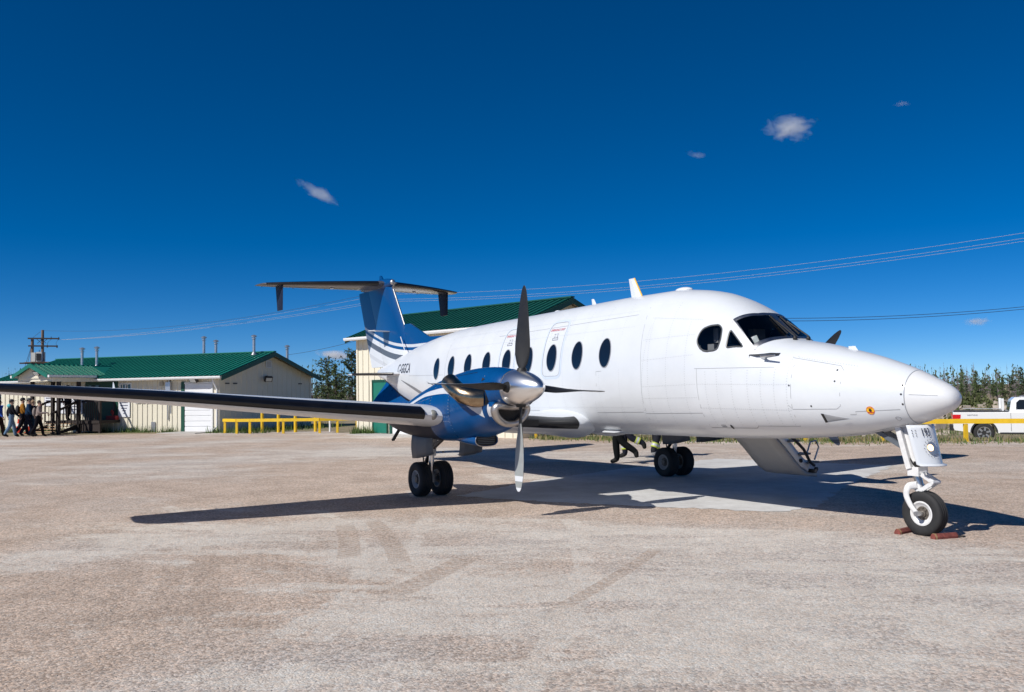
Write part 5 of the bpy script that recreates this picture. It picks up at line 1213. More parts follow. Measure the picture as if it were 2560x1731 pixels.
# transformer pole pair behind the terminal
pA = LD(-43.7, 85.0, 0); pole = empty('utility_pole', pA, math.atan2(RH.y, RH.x)); tag(pole, 'pair of wooden utility poles carrying a grey transformer on a platform behind the terminal', 'utility pole')
def local(b, nm, m_): return b.build(nm, m_, pole, smooth=True)
b = MB(); b.tube([(0, 0, 0), (0, 0, 8.15)], [.17, .12], 10); local(b, 'pole_shaft', M['poleWood']); b = MB(); b.tube([(-.95, 0, 0), (-.95, 0, 7.3)], [.17, .13], 10); local(b, 'pole_shaft', M['poleWood'])
for z_, x0, x1 in ((7.35, -1.25, 1.65), (6.65, -1.2, 1.5), (5.05, -2.0, 1.2)):
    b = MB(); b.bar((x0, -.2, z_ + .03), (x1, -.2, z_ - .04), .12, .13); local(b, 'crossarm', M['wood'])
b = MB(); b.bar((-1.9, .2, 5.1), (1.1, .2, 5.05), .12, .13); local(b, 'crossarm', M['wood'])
b = MB(); b.box((-1.5, -.32, 5.12), (.9, .32, 5.18)); local(b, 'transformer_platform', M['poleWood'])
b = MB(); b.box((-.86, -.35, 5.2), (-.5, .3, 6.05)); local(b, 'switch_cabinet', mat('pale_grey_cabinet', (.5, .5, .48), .5)); b = MB(); b.box((-.42, -.35, 5.2), (.1, .35, 6.1)); tr_ = local(b, 'transformer_tank', mat('transformer_grey', (.42, .44, .45), .5))
for k in range(7):
    b = MB(); b.box((-.36 + .06 * k, -.42, 5.3), (-.33 + .06 * k, -.35, 5.95)); b.build('cooling_fin', M['lampbody'], tr_, smooth=False)
for x_ in (-.3, -.1, .05):
    b = MB(); b.tube([(x_, 0, 6.1), (x_, 0, 6.3)], [.04, .02], 8); b.build('bushing', M['lampbody'], tr_)
for x_, z_ in ((1.45, 6.45), (.55, 6.5), (-.8, 6.5), (1.6, 7.2), (.9, 7.25)):
    b = MB(); b.tube([(x_, -.2, z_), (x_, -.2, z_ + .12), (x_, -.2, z_ + .14), (x_, -.2, z_ + .26)], [.06, .06, .035, .035], 8); local(b, 'insulator', M['lampbody'])
for (x0, z0), (x1, z1) in (((-.4, 6.9), (0, 7.3)), ((.4, 6.9), (0, 7.3)), ((-1.35, 4.6), (-.95, 5.0)), ((.45, 4.6), (0, 5.0)), ((.5, 7.28), (0, 6.9)), ((-.5, 7.33), (0, 6.9))):
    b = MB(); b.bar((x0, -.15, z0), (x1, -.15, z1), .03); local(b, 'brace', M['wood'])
for x_ in (-3.3, -2.7):
    b = MB(); b.tube([(-.95, 0, 6.9), (x_, .3, 0)], .018, 5); local(b, 'guy_wire', M['wiredark'])
b = MB(); b.tube([(1.55, -.2, 7.25), (1.35, -.2, 6.9), (1.4, -.2, 6.7)], .012, 5); b.tube([(.9, -.2, 7.25), (.6, -.2, 7.0), (.55, -.2, 6.75)], .012, 5); b.tube([(-1.1, 0, 7.3), (-.2, 0, 8.0)], .015, 5); local(b, 'jumper_wire', M['wiredark'])
pB = LD(-8.65, 62.0, 0); pole2 = empty('utility_pole', pB, math.atan2(RH.y, RH.x)); tag(pole2, 'single wooden utility pole hidden behind the tail fin and the tall garage', 'utility pole')
b = MB(); b.tube([(0, 0, 0), (0, 0, 8.7)], [.15, .11], 10); b.build('pole_shaft', M['poleWood'], pole2); b = MB(); b.bar((-.6, 0, 8.1), (.6, 0, 8.1), .1, .1); b.build('crossarm', M['poleWood'], pole2, smooth=False)
pC = LD(28.6, 40.0, terrain(28.6, 40)); pole3 = empty('utility_pole', pC, math.atan2(RH.y, RH.x)); tag(pole3, 'single wooden utility pole beyond the white pickup truck', 'utility pole')
b = MB(); b.tube([(0, 0, 0), (0, 0, 10.6)], [.15, .11], 10); b.build('pole_shaft', M['poleWood'], pole3); b = MB(); b.bar((-.7, 0, 9.75), (.7, 0, 9.75), .1, .1); b.build('crossarm', M['poleWood'], pole3, smooth=False)
def wire(nm, label, spans, r_, m_, group=None):
    pts = []
    for a, c, sag in spans:
        a, c = Vector(a), Vector(c)
        for i in range(33 if (a, c, sag) == spans[-1] else 32):
            t = i / 32; p = a.lerp(c, t); p.z -= 4 * sag * t * (1 - t); pts.append(p)
    b = MB(); b.tube([Vector(p) for p in pts], r_, 5); o = b.build(nm, m_); tag(o, label, 'power line', group); return o
for zb, zc2, lb in ((8.46, 9.20, 'uppermost of the three pale power lines crossing the sky over the airplane'), (8.11, 8.96, 'middle one of the three pale power lines crossing the sky over the airplane'), (7.97, 8.82, 'lowest of the three pale power lines crossing the sky over the airplane')):
    A_ = LD(-42.1, 85, 7.21); B_ = LD(-8.65, 62, zb); C_ = LD(28.66, 40, zc2); wire('power_line', lb, [(A_, B_, .45), (B_, C_, .85)], .0075, M['wire'], 'pale power lines')
wire('power_line', 'thin dark cable running from the transformer pole top towards the tail fin', [(LD(-43.7, 85, 8.1), LD(-8.65, 62, 8.7), .9)], .010, M['wiredark'])
for dz, lb in ((0, 'upper of two dark cables behind the windshield running to the right'), (-.12, 'lower of two dark cables behind the windshield running to the right')):
    wire('service_cable', lb, [(LD(2.3, 36.2, 4.9 + dz), LD(28.66, 40, 5.75 + dz * .8), .75)], .011, M['wiredark'], 'dark service cables')
wire('service_cable', 'thin dark cable strung between the terminal roof and the tall garage', [(LD(-11.4, 46.5, 3.75), LD(-6.6, 39.7, 4.05), .06)], .008, M['wiredark'])

# ================================================================== TREES
M['needle'] = mat('pine_needles', (.075, .11, .032), .8, var=.45, scale=1.3, coord='Object')
M['needle2'] = mat('spruce_needles', (.055, .088, .034), .8, var=.45, scale=1.3)
M['bark'] = mat('conifer_bark', (.10, .075, .06), .9, var=.3, scale=6)
M['deadwood'] = mat('grey_dead_wood', (.17, .14, .15), .9, var=.2, scale=3)
def conifer_meshes(seed, h, wid, dens, pine, m_):
    q = random.Random(seed); tb = MB(); bend = [(q.random() - .5) * .15 for _ in range(4)]
    tr = [(bend[0] * k / 4, bend[1] * k / 4, h * k / 4) for k in range(5)]; tb.tube(tr, [.03 * h * .6, .022 * h * .6, .016 * h * .6, .01 * h * .6, .012], 7)
    cb = MB(); nb = int(h * dens)
    for i in range(nb):
        t = (i + q.random()) / nb; z0 = h * (.10 + .88 * t) if not pine else h * (.22 + .76 * t)
        prof = (1 - t) ** .8 if not pine else math.sin(math.pi * min(1, .18 + .8 * (1 - t))) ** .8 * (.6 + .4 * (1 - t))
        ln = wid * prof * (.45 + .75 * q.random()) + .08; a = q.random() * 6.283; up = (.35 if t > .5 else -.05) + (q.random() - .5) * .3
        d_ = Vector((math.cos(a), math.sin(a), up)); s0 = Vector((bend[0] * t, bend[1] * t, z0))
        tb.tube([s0, s0 + d_ * ln * .8], [.018, .006], 4, cap=False)
        k = max(3, int(ln * 11))
        for j in range(k):
            u = (.22 + .78 * (j + q.random()) / k); c = s0 + d_ * ln * u + Vector((q.gauss(0, .05), q.gauss(0, .05), q.gauss(0, .05)))
            for _ in range(3):
                e = Vector((q.gauss(0, 1), q.gauss(0, 1), q.gauss(.25, .7))).normalized() * (.10 + .11 * q.random()); f_ = e.cross(Vector((q.gauss(0, 1), q.gauss(0, 1), q.gauss(0, 1)))).normalized() * (.022 + .03 * q.random())
                cb.add([c - e * .35 - f_, c - e * .35 + f_, c + e], [(0, 1, 2)])
    cb.add([Vector((bend[0], bend[1], h * .93)) + Vector((.04, 0, 0)), Vector((bend[0], bend[1], h * .93)) - Vector((.04, 0, 0)), Vector((bend[0], bend[1], h + .18))], [(0, 1, 2)])
    return tb, cb, m_
protos = []
for sd_, h, w, de, pi_, m_ in ((1, 4.2, 1.0, 26, False, M['needle2']), (2, 4.6, 1.25, 20, True, M['needle']), (3, 3.8, .85, 30, False, M['needle']), (4, 5.0, 1.5, 18, True, M['needle2'])):
    tb, cb, m2 = conifer_meshes(sd_, h, w, de, pi_, m_); t = empty('conifer_tree'); tr = tb.build('trunk', M['bark'], t); cr_ = cb.build('crown', m2, t, smooth=False, recalc=False); protos.append(t)
usedp = set()
def place_tree(k, L, D, s, label, group):
    o = protos[k] if k not in usedp else copy_tree(protos[k]); usedp.add(k)
    o.location = LD(L, D, terrain(L, D) - .05); o.rotation_euler = (0, 0, (L * 7.3 + D) % 6.28); o.scale = (s, s, s); tag(o, label, 'tree', group)
pxL = lambda px, D: (px - 1280) / 2286.5 * D
for k, px, D, s, lb in ((1, 812, 74, 1.15, 'gnarled pine with a flat spreading top beside the terminal roof'), (0, 818, 66, .86, 'narrow dark spruce standing just clear of the terminal eave'), (2, 838, 72, 1.22, 'slender green spruce between the terminal and the tall garage'), (3, 880, 70, 1.15, 'tall broad pine next to the cream garage corner'), (1, 852, 82, .9, 'smaller pine half hidden behind the broad pine near the garage'), (0, 790, 80, .8, 'small spruce low behind the terminal roof edge'), (3, 905, 85, 1.0, 'pine mostly hidden behind the tall garage')):
    place_tree(k, pxL(px, D), D, s * .9, lb, 'conifers between the buildings')
G = 'young conifers behind the pickup truck'
for k, px, D, s, lb in ((2, 2437, 64, 1.0, 'bushy young spruce directly behind the tail of the white pickup truck'), (0, 2412, 72, .82, 'small spruce beside the tip of the airplane nose'), (1, 2455, 78, .85, 'rounded pine left behind the truck bed'), (2, 2502, 70, .95, 'spruce behind the white headboard of the truck'), (3, 2520, 76, .86, 'wide pine behind the truck cab'), (0, 2552, 66, 1.05, 'taller spruce rising over the roof of the truck cab'), (1, 2585, 72, .95, 'pine beyond the front of the pickup truck'), (2, 2400, 84, .85, 'thin spruce further back behind the airplane nose'), (1, 2478, 86, .72, 'low pine in the gap behind the truck bed'), (0, 2640, 68, 1.0, 'spruce far beyond the front of the truck'), (3, 2300, 80, .9, 'broad pine hidden behind the airplane nose'), (2, 2200, 78, .9, 'spruce hidden behind the airplane nose cone')):
    place_tree(k, pxL(px, D), D, s * .57, lb, G)
# far forest of thin stems, uncountable
q = random.Random(33); b = MB(); b2 = MB()
for i in range(2600):
    D = 92 + 75 * q.random(); L = (-.75 + 1.5 * q.random()) * D; z0 = terrain(L, D) - .1
    h = (2.6 + 2.2 * q.random() ** 1.8) * (D / 110) ** .5 * (1.0 if L > 0 else 1.35); p = LD(L, D, z0); w = .035 + .03 * q.random(); a = q.random() * 3.14; e = Vector((math.cos(a), math.sin(a), 0))
    tgt = b if q.random() < .55 else b2
    b.add([p - e * w, p + e * w, p + Vector((0, 0, h))], [(0, 1, 2)]); e2 = Vector((-e.y, e.x, 0)); b.add([p - e2 * w, p + e2 * w, p + Vector((0, 0, h))], [(0, 1, 2)])
    for k in range(16):
        t = .12 + .85 * q.random(); c = p + Vector((0, 0, h * t)); a2 = q.random() * 6.28; ln = (.25 + .75 * q.random()) * (1 - t * .85) * (1.0 if tgt is b2 else .7)
        d_ = Vector((math.cos(a2), math.sin(a2), .15)) * ln; wv = Vector((0, 0, .05 if tgt is b else .20))
        tgt.add([c - wv, c + wv, c + d_], [(0, 1, 2)])
o = b.build('far_forest_stems', M['deadwood'], smooth=False, recalc=False); tag(o, 'distant grey band of bare thin tree stems on the horizon', 'forest', kind='stuff')
o = b2.build('far_forest_foliage', M['needle2'], smooth=False, recalc=False); tag(o, 'distant dark green conifer foliage along the horizon', 'forest', kind='stuff')
# scrub and rubble on the bank behind the truck
M['scrub'] = mat('low_scrub_leaves', (.07, .085, .025), .8, var=.5, scale=2); M['rock'] = mat('pale_rock', (.36, .31, .26), .9, var=.3, scale=3)
b = MB()
for i in range(9000):
    L = 10 + 20 * q.random(); D = 50 + 10 * q.random(); cl = math.sin(L * 1.7) * math.sin(D * 1.1 + L * .6)
    if cl < -.1: continue
    p = LD(L, D, terrain(L, D) + q.random() * .65 * (cl + .3)); e = Vector((q.gauss(0, 1), q.gauss(0, 1), q.gauss(0, 1))).normalized() * .11; f_ = e.cross(Vector((q.gauss(0, 1), q.gauss(0, 1), q.gauss(0, 1)))).normalized() * .07
    b.add([p - e, p + f_, p + e, p - f_], [(0, 1, 2, 3)])
o = b.build('bank_scrub', M['scrub'], smooth=False, recalc=False); tag(o, 'low scrub growing on the rubble bank behind the pickup truck', 'scrub', kind='stuff')
b = MB()
for i in range(420):
    L = 7 + 22 * q.random(); D = 45 + 10 * q.random(); r_ = .08 + .28 * q.random() ** 3; p = LD(L, D, terrain(L, D)); Mx = Matrix.Rotation(q.random() * 6, 4, 'Z') @ Matrix.Rotation(q.random() * 2, 4, 'X'); c = [Mx @ Vector((x * r_ * (.7 + .6 * q.random()), y * r_ * (.6 + .5 * q.random()), z * r_ * .6)) for x in (-1, 1) for y in (-1, 1) for z in (-1, 1)]
    b.add([p + v for v in c], [(0, 1, 3, 2), (4, 6, 7, 5), (0, 4, 5, 1), (2, 3, 7, 6), (0, 2, 6, 4), (1, 5, 7, 3)])
o = b.build('bank_rubble', M['rock'], smooth=False); tag(o, 'broken pale rocks strewn over the bank behind the pickup truck', 'rubble', kind='stuff')

# ================================================================== VEHICLES
M['carwhite'] = mat('white_car_paint', (.78, .79, .80), .22, coat=.6); M['carblack'] = mat('black_car_paint', (.01, .01, .012), .2, coat=.6); M['carglass'] = mat('car_glass', (.012, .016, .02), .04, coat=.4)
M['trim'] = mat('black_plastic_trim', (.018, .018, .02), .6); M['taillight'] = mat('red_tail_light', (.62, .006, .012), .25, coat=.5); M['alloy'] = mat('machined_alloy', (.68, .69, .70), .25, metal=.9)
def vehicle(nm, loc, rz, paint, pickup=True):
    t = empty(nm, loc, rz)
    # local: x forward, y left, z up; origin on the ground under the rear axle
    rw = .41; wb = 3.7 if pickup else 2.8; x0, x1 = -1.17, wb + .98; hb = 1.30 if pickup else 1.0; W_ = .99 if pickup else .92
    def arch(cx): return [(cx + .50 * math.cos(a), .42 + .50 * math.sin(a)) for a in [R(180 - 18 * k) for k in range(11)]]
    low = [(x0, .62), (x0 + .05, .52)] + [p for p in arch(0) if p[1] > .4] + [(.55, .40), (wb - .55, .40)] + [p for p in arch(wb) if p[1] > .4] + [(x1 - .12, .48), (x1, .60)]
    top = [(x1, .95), (x1 - .08, 1.06), (wb - .25, hb + (.0 if pickup else .02)), (wb - .45, hb), (1.05, hb), (.95, hb), (x0, hb - (.0 if pickup else .1))]
    b = MB(); poly = low + top; n = len(poly)
    rr = []
    for y, k in ((-W_, 0), (-W_ + .03, 1), (W_ - .03, 1), (W_, 0)): rr.append([Vector((x, y, z if k or z < 1 else z - .04)) for x, z in poly])
    b.grid(rr, closed=True, cap=True); body = b.build('vehicle_body', paint, t, smooth=False)
    # cab
    if pickup: cab = [(.98, hb - .02), (1.08, 1.78), (1.22, 1.90), (2.75, 1.90), (3.35, hb - .02)]
    else: cab = [(x0 + .1, hb - .05), (x0 + .35, 1.55), (x0 + .6, 1.66), (1.7, 1.66), (2.6, hb - .02)]
    b = MB(); rr = []
    for s_ in (-1, 1): rr.append([Vector((x, s_ * (W_ - .04 - .22 * max(0, z - hb) / .6), z)) for x, z in cab])
    b.grid(rr, cap=False); b.f.append(list(range(len(cab)))); b.f.append([len(cab) + i for i in range(len(cab))][::-1]); b.fm += [0, 0]; b.build('vehicle_cab', paint, t, smooth=False)
    yy = lambda z: W_ - .04 - .22 * max(0, z - hb) / .6 + .008
    if pickup: wins = [[(1.24, 1.40), (1.26, 1.68), (1.38, 1.80), (2.05, 1.80), (2.05, 1.40)], [(2.15, 1.40), (2.15, 1.80), (2.68, 1.80), (3.12, 1.40)]]
    else: wins = [[(x0 + .35, 1.08), (x0 + .55, 1.52), (.55, 1.55), (.55, 1.08)], [(.65, 1.08), (.65, 1.55), (1.6, 1.55), (2.25, 1.08)]]
    for s_ in (-1, 1):
        for w in wins:
            b = MB(); b.add([Vector((x, s_ * yy(z), z)) for x, z in w], [tuple(range(len(w)))]); b.build('side_window', M['carglass'], t, smooth=False)
        b = MB(); b.box((1.75, s_ * (W_ + .004) - .012, 1.06), (2.02, s_ * (W_ + .004) + .012, 1.12)); b.box((2.75, s_ * (W_ + .004) - .012, 1.06), (3.0, s_ * (W_ + .004) + .012, 1.12)); b.build('door_handle', M['trim'], t, smooth=False)
        for xa in (1.02, 2.1, 3.15):
            b = MB(); b.box((xa, s_ * (W_ + .002) - .003, .48), (xa + .012, s_ * (W_ + .002) + .003, hb - .05)); b.build('door_seam', M['trim'], t, smooth=False)
        b = MB(); b.add([Vector((x, s_ * (W_ + .006), z)) for x, z in ((x0 - .008, hb - .11), (x0 + .30, hb - .11), (x0 + .29, hb - .27), (x0 + .15, hb - .34), (x0 + .13, hb - .46), (x0 - .008, hb - .46))], [tuple(range(6))]); b.box((x0 - .012, s_ * (W_ - .12) - .12, hb - .5), (x0 - .001, s_ * (W_ - .12) + .12, hb - .12)); b.build('tail_light', M['taillight'], t, smooth=False)
        b = MB(); b.box((.6, s_ * (W_ - .03) - .05, .36), (wb - .6, s_ * (W_ - .03) + .05, .43)); b.build('sill_step', M['trim'], t, smooth=False)
        b = MB(); b.grid([[Vector((cx + r_ * math.cos(a), s_ * (W_ + .008), .42 + r_ * math.sin(a))) for r_ in (.47, .53)] for cx in (0,) for a in [R(180 - 10 * k) for k in range(19)]]); b.build('arch_trim', M['trim'], t, smooth=False)
        b = MB(); b.box((-.66, s_ * (W_ - .12) - .1, .18), (-.62, s_ * (W_ - .12) + .1, .5)); b.build('mud_flap', M['trim'], t, smooth=False)
    b = MB(); b.add([(.985, -.7, 1.36), (.985, .7, 1.36), (1.075, .62, 1.75), (1.075, -.62, 1.75)], [(0, 1, 2, 3)]) if pickup else None
    if pickup: b.build('rear_window', M['carglass'], t, smooth=False)
    b = MB(); xa, za, xc, zc3 = (2.78, 1.88, 3.33, 1.32) if pickup else (1.73, 1.64, 2.58, 1.02); b.add([(xa + .012, -.72, za), (xa + .012, .72, za), (xc + .012, .86, zc3), (xc + .012, -.86, zc3)], [(0, 1, 2, 3)]); b.build('front_windshield', M['carglass'], t, smooth=False)
    b = MB(); b.box((x0 - .12, -.9, .50), (x0 + .02, .9, .70)); b.build('rear_bumper', M['trim'], t, smooth=False)
    b = MB(); b.box((x1 - .02, -.9, .48), (x1 + .08, .9, .72)); b.build('front_bumper', M['trim'], t, smooth=False)
    if pickup:
        b = MB(); b.box((x0 + .02, -W_ + .01, hb), (.95, -W_ + .1, hb + .035)); b.box((x0 + .02, W_ - .1, hb), (.95, W_ - .01, hb + .035)); b.build('bed_rail_cap', M['trim'], t, smooth=False)
        b = MB(); b.box((.72, -.85, hb + .02), (.78, .85, hb + .08)); b.box((.70, -.85, hb + .08), (.80, -.62, 1.86)); b.box((.70, .62, hb + .08), (.80, .85, 1.86)); b.build('headboard', M['carwhite'], t, smooth=False)
        b = MB(); b.tube([(x0 + .4, -.8, hb + .14), (.7, -.8, hb + .12)], .02, 6); b.build('load_bar', M['pipe'], t)
        b = MB(); b.ell((1.55, -.3, 1.93), (.15, .12, .05), 12, 6); b.build('roof_beacon', M['pipe'], t)
    for cx in (0, wb):
        for s_ in (-1, 1):
            c = (cx, s_ * (W_ - .13), rw)
            b = MB(); pr_ = [(-.13, .27), (-.14, .33), (-.12, .39), (-.08, .41), (.08, .41), (.12, .39), (.14, .33), (.13, .27)]; b.lathe(pr_, c, 'y', 36); ty = b.build('wheel_tyre', M['tyre'], t)
            b = MB(); b.lathe([(s_ * .10, .262), (s_ * .137, .262), (s_ * .135, .235), (s_ * .11, .23)], c, 'y', 36); b.build('wheel_rim', M['alloy'], ty)
            b = MB(); b.lathe([(s_ * .10, .01), (s_ * .10, .24), (s_ * .12, .24), (s_ * .12, .01)], c, 'y', 24); b.build('wheel_disc', M['trim'], ty)
            for k in range(6):
                a = k * math.pi / 3 + .3; b = MB(); p1_ = Vector(c) + Vector((.09 * math.cos(a), s_ * .128, .09 * math.sin(a))); p2_ = Vector(c) + Vector((.245 * math.cos(a), s_ * .13, .245 * math.sin(a))); b.bar(p1_, p2_, .075, .02, up=(0, 1, 0)); b.build('wheel_spoke', M['alloy'], ty, smooth=False)
    return t
hd = math.atan2((RH * .89 - DH * .40).y, (RH * .89 - DH * .40).x)
tk = vehicle('pickup_truck', LD(20.45, 40.0, terrain(20.45, 40.0)), hd, M['carwhite']); tag(tk, 'white crew cab pickup truck parked behind the yellow rail fence', 'pickup truck')
_S = Matrix.Rotation(hd, 4, 'Z')
text_mesh('LIGHTNING', .075, lambda px, py: Vector((-.42 + px, -.998, 1.16 + py)), 'bed_lettering', M['signink'], tk)
tk2 = vehicle('pickup_truck', LD(2.9, 36.6, terrain(2.9, 36.6)), hd + .15, M['carblack']); tag(tk2, 'black pickup truck parked beyond the rail, mostly hidden behind the airplane fuselage', 'pickup truck')
sv = vehicle('parked_car', LD(-27.6, 51.0, 0), hd + .55, M['carwhite'], pickup=False); tag(sv, 'white car parked past the porch end of the terminal building', 'car')
b = MB(); b.box((-1.2, -.8, 0), (1.2, .8, 2.35)); b.box((-1.25, -.85, 2.35), (1.25, .85, 2.42)); tl = b.build('white_shed', M['gutter'], None, smooth=False); tl.location = LD(-27.2, 52.2, 0); tl.rotation_euler = (0, 0, hd); tag(tl, 'small white box shed behind the parked car at the end of the terminal', 'shed')

# ---- cones
M['cone'] = mat('orange_cone', (.75, .06, .02), .55); M['conewhite'] = mat('cone_band', (.75, .75, .72), .5)
for L, D, lb in ((-25.3, 46.9, 'orange traffic cone on the grass by the porch steps, behind the man in blue jeans'), (-24.6, 46.6, 'orange traffic cone standing closest to the porch steps')):
    t = empty('traffic_cone', LD(L, D, 0)); tag(t, lb, 'traffic cone', 'traffic cones by the porch')
    b = MB(); b.box((-.2, -.2, 0), (.2, .2, .04)); b.lathe([(.04, .15), (.70, .03), (.71, .005)], (0, 0, 0), 'z', 16); b.build('cone_body', M['cone'], t, angle=40)
    b = MB(); b.lathe([(.34, .106), (.48, .082)], (0, 0, 0), 'z', 16); b.build('cone_band', M['conewhite'], t)
# striped wedge by the stairs
pw2 = LD(7.6, 29.0, 0); t = empty('hazard_block', pw2); tag(t, 'yellow and black striped hazard block seen beneath the fuselage beside the airstair', 'hazard block')
b = MB(); b.prism([(-.3, -.3, 0), (.3, -.3, 0), (.3, .3, 0), (-.3, .3, 0)], (0, 0, .05)); b.grid([[Vector((.28, -.28, .05)), Vector((.28, .28, .05)), Vector((-.28, .28, .05)), Vector((-.28, -.28, .05))], [Vector((.1, -.1, .95)), Vector((.1, .1, .95)), Vector((-.1, .1, .95)), Vector((-.1, -.1, .95))]], closed=True, cap=True); b.build('block_body', M['ypaint'], t, smooth=False)
b = MB()
for z0 in (.22, .6):
    f_ = lambda z: .28 - .18 * (z - .05) / .9 + .004
    b.grid([[Vector((f_(z), -f_(z), z)), Vector((f_(z), f_(z), z)), Vector((-f_(z), f_(z), z)), Vector((-f_(z), -f_(z), z))] for z in (z0, z0 + .16)], closed=True)
b.build('block_stripe', M['black'], t, smooth=False)

# ================================================================== PEOPLE
def person(nm, loc, rz, label, top, legs, skin=(.42, .26, .19), shoes=(.02, .02, .02), hair=(.03, .02, .015), cap=None, h=1.74, stride=.0, armsw=.25, lean=0, hood=None, bag=None, cuffs=None, phone=False, lift=0, group='people'):
    mats = [mat(nm + '_skin', skin, .6), mat(nm + '_top', top, .95, var=.2, scale=12, bump=.4, bscale=14, spec=.1), mat(nm + '_trousers', legs, .95, var=.15, scale=10, bump=.4, bscale=16, spec=.08), mat(nm + '_shoes', shoes, .8, spec=.15)]
    k = h / 1.74; t = empty(nm, loc, rz); tag(t, label, 'person', group)
    J = {}
    ll = lean
    J['pel'] = (0, 0, .95); J['bel'] = (ll * .3, 0, 1.12); J['che'] = (ll * .7, 0, 1.32); J['nec'] = (ll, 0, 1.50); J['hea'] = (ll + .015, 0, 1.58); J['hed'] = (ll + .02, 0, 1.67)
    for s_, n2 in ((-1, 'R'), (1, 'L')):
        st_ = stride * s_; J['sho' + n2] = (ll * .9, .19 * s_, 1.43); J['elb' + n2] = (ll * .8 - .02 - armsw * s_ * .4, .25 * s_, 1.16); J['wri' + n2] = (ll * .8 + .10 - armsw * s_ * .8 + (.14 if phone and s_ < 0 else 0), .22 * s_, .96 + (.22 if phone and s_ < 0 else 0)); J['han' + n2] = (J['wri' + n2][0] + .03, .215 * s_, J['wri' + n2][2] - .075)
        J['hip' + n2] = (0, .095 * s_, .90); back = st_ < 0
        zk = .50; J['kne' + n2] = (st_ * .55 + (.04 if back else .03), .10 * s_, zk + (lift * .5 if back else 0)); az = .085 + (lift if back else 0); J['ank' + n2] = (st_ * (1.15 if back else 1.0) - (.06 if back else 0), .10 * s_, az + (.06 if back and stride else 0)); J['toe' + n2] = (J['ank' + n2][0] + (.17 if not (back and lift) else .06), .12 * s_, (.035 if not back else .03 + lift * .25))
        if lift and back: J['kne' + n2] = (-.10, .10 * s_, .50); J['ank' + n2] = (-.12 - .30, .10 * s_, .16 + lift); J['toe' + n2] = (-.42 - .02, .11 * s_, .02 + lift)
        elif lift: J['kne' + n2] = (.05, .10 * s_, .49); J['ank' + n2] = (.02, .10 * s_, .085); J['toe' + n2] = (.19, .12 * s_, .035)
    E_ = [('pel', 'bel'), ('bel', 'che'), ('che', 'nec'), ('nec', 'hea'), ('hea', 'hed')]
    for n2 in 'RL': E_ += [('che', 'sho' + n2), ('sho' + n2, 'elb' + n2), ('elb' + n2, 'wri' + n2), ('wri' + n2, 'han' + n2), ('pel', 'hip' + n2), ('hip' + n2, 'kne' + n2), ('kne' + n2, 'ank' + n2), ('ank' + n2, 'toe' + n2)]
    rad = dict(pel=(.155, .125), bel=(.175, .14), che=(.20, .155), nec=(.062, .062), hea=(.085, .095), hed=(.085, .10))
    for n2 in 'RL': rad.update({'sho' + n2: (.098, .098), 'elb' + n2: (.072, .072), 'wri' + n2: (.04, .04), 'han' + n2: (.035, .028), 'hip' + n2: (.118, .12), 'kne' + n2: (.09, .09), 'ank' + n2: (.074, .074), 'toe' + n2: (.045, .038)})
    names = list(J); idx = {n2: i for i, n2 in enumerate(names)}
    me = bpy.data.meshes.new('tmp'); me.from_pydata([tuple(c * k for c in J[n2]) for n2 in names], [(idx[a], idx[c]) for a, c in E_], [])
    ob = bpy.data.objects.new('tmp', me); COL.objects.link(ob); md = ob.modifiers.new('s', 'SKIN'); md.use_smooth_shade = True
    for i, n2 in enumerate(names): me.skin_vertices[0].data[i].radius = tuple(r_ * k for r_ in rad[n2]); me.skin_vertices[0].data[i].use_root = (n2 == 'pel')
    ob.modifiers.new('u', 'SUBSURF').levels = 1
    ev = ob.evaluated_get(bpy.context.evaluated_depsgraph_get()); m2 = ev.to_mesh(); V_ = [v.co.copy() for v in m2.vertices]; F = [list(p.vertices) for p in m2.polygons]; ev.to_mesh_clear(); bpy.data.objects.remove(ob)
    segm = []
    for a, c in E_:
        mi = 2 if (a[:3] in ('hip', 'kne') or c[:3] == 'hip') else 3 if a[:3] == 'ank' else 0 if a in ('nec', 'hea') or c == 'hea' or a[:3] == 'wri' else 1
        segm.append((Vector(J[a]) * k, Vector(J[c]) * k, mi))
    b = MB(); b.add(V_, F)
    for i, f_ in enumerate(F):
        c = sum((V_[j] for j in f_), Vector()) / len(f_); best = None
        for a, d_, mi in segm:
            u = max(0, min(1, (c - a).dot(d_ - a) / max((d_ - a).length_squared, 1e-9))); ds = (c - (a + (d_ - a) * u)).length
            if best is None or ds < best[0]: best = (ds, mi)
        mi = best[1]
        if mi == 1 and c.z < .93 * k and abs(c.y) < .17: mi = 2
        b.fm[i] = mi
    for n2, s_ in (('R', -1), ('L', 1)):      # fingers and thumb on each hand
        hp = Vector(J['han' + n2]) * k
        for j in range(4):
            b.mi = 0; y_ = (j - 1.5) * .018; b.tube([hp + Vector((y_, 0, -.01)), hp + Vector((y_ + .005, -.008 * s_, -.055 - .008 * (j in (1, 2)))), hp + Vector((y_ + .012, -.02 * s_, -.085))], [.0095, .009, .007], 5)
        b.tube([hp + Vector((.03, -.005 * s_, .02)), hp + Vector((.055, -.012 * s_, -.015)), hp + Vector((.06, -.018 * s_, -.045))], [.011, .010, .008], 5)
    hc = Vector(J['hed']) * k; b.mi = 0
    b.tube([hc + Vector((.085, 0, .01)) * k, hc + Vector((.118, 0, -.025)) * k, hc + Vector((.085, 0, -.04)) * k], [.012, .018, .012], 6)
    for s_ in (-1, 1): b.ell(hc + Vector((.0, s_ * .086, -.02)) * k, (.022 * k, .012 * k, .034 * k), 8, 6)
    body = b.build('body', mats, t, angle=180, recalc=False)
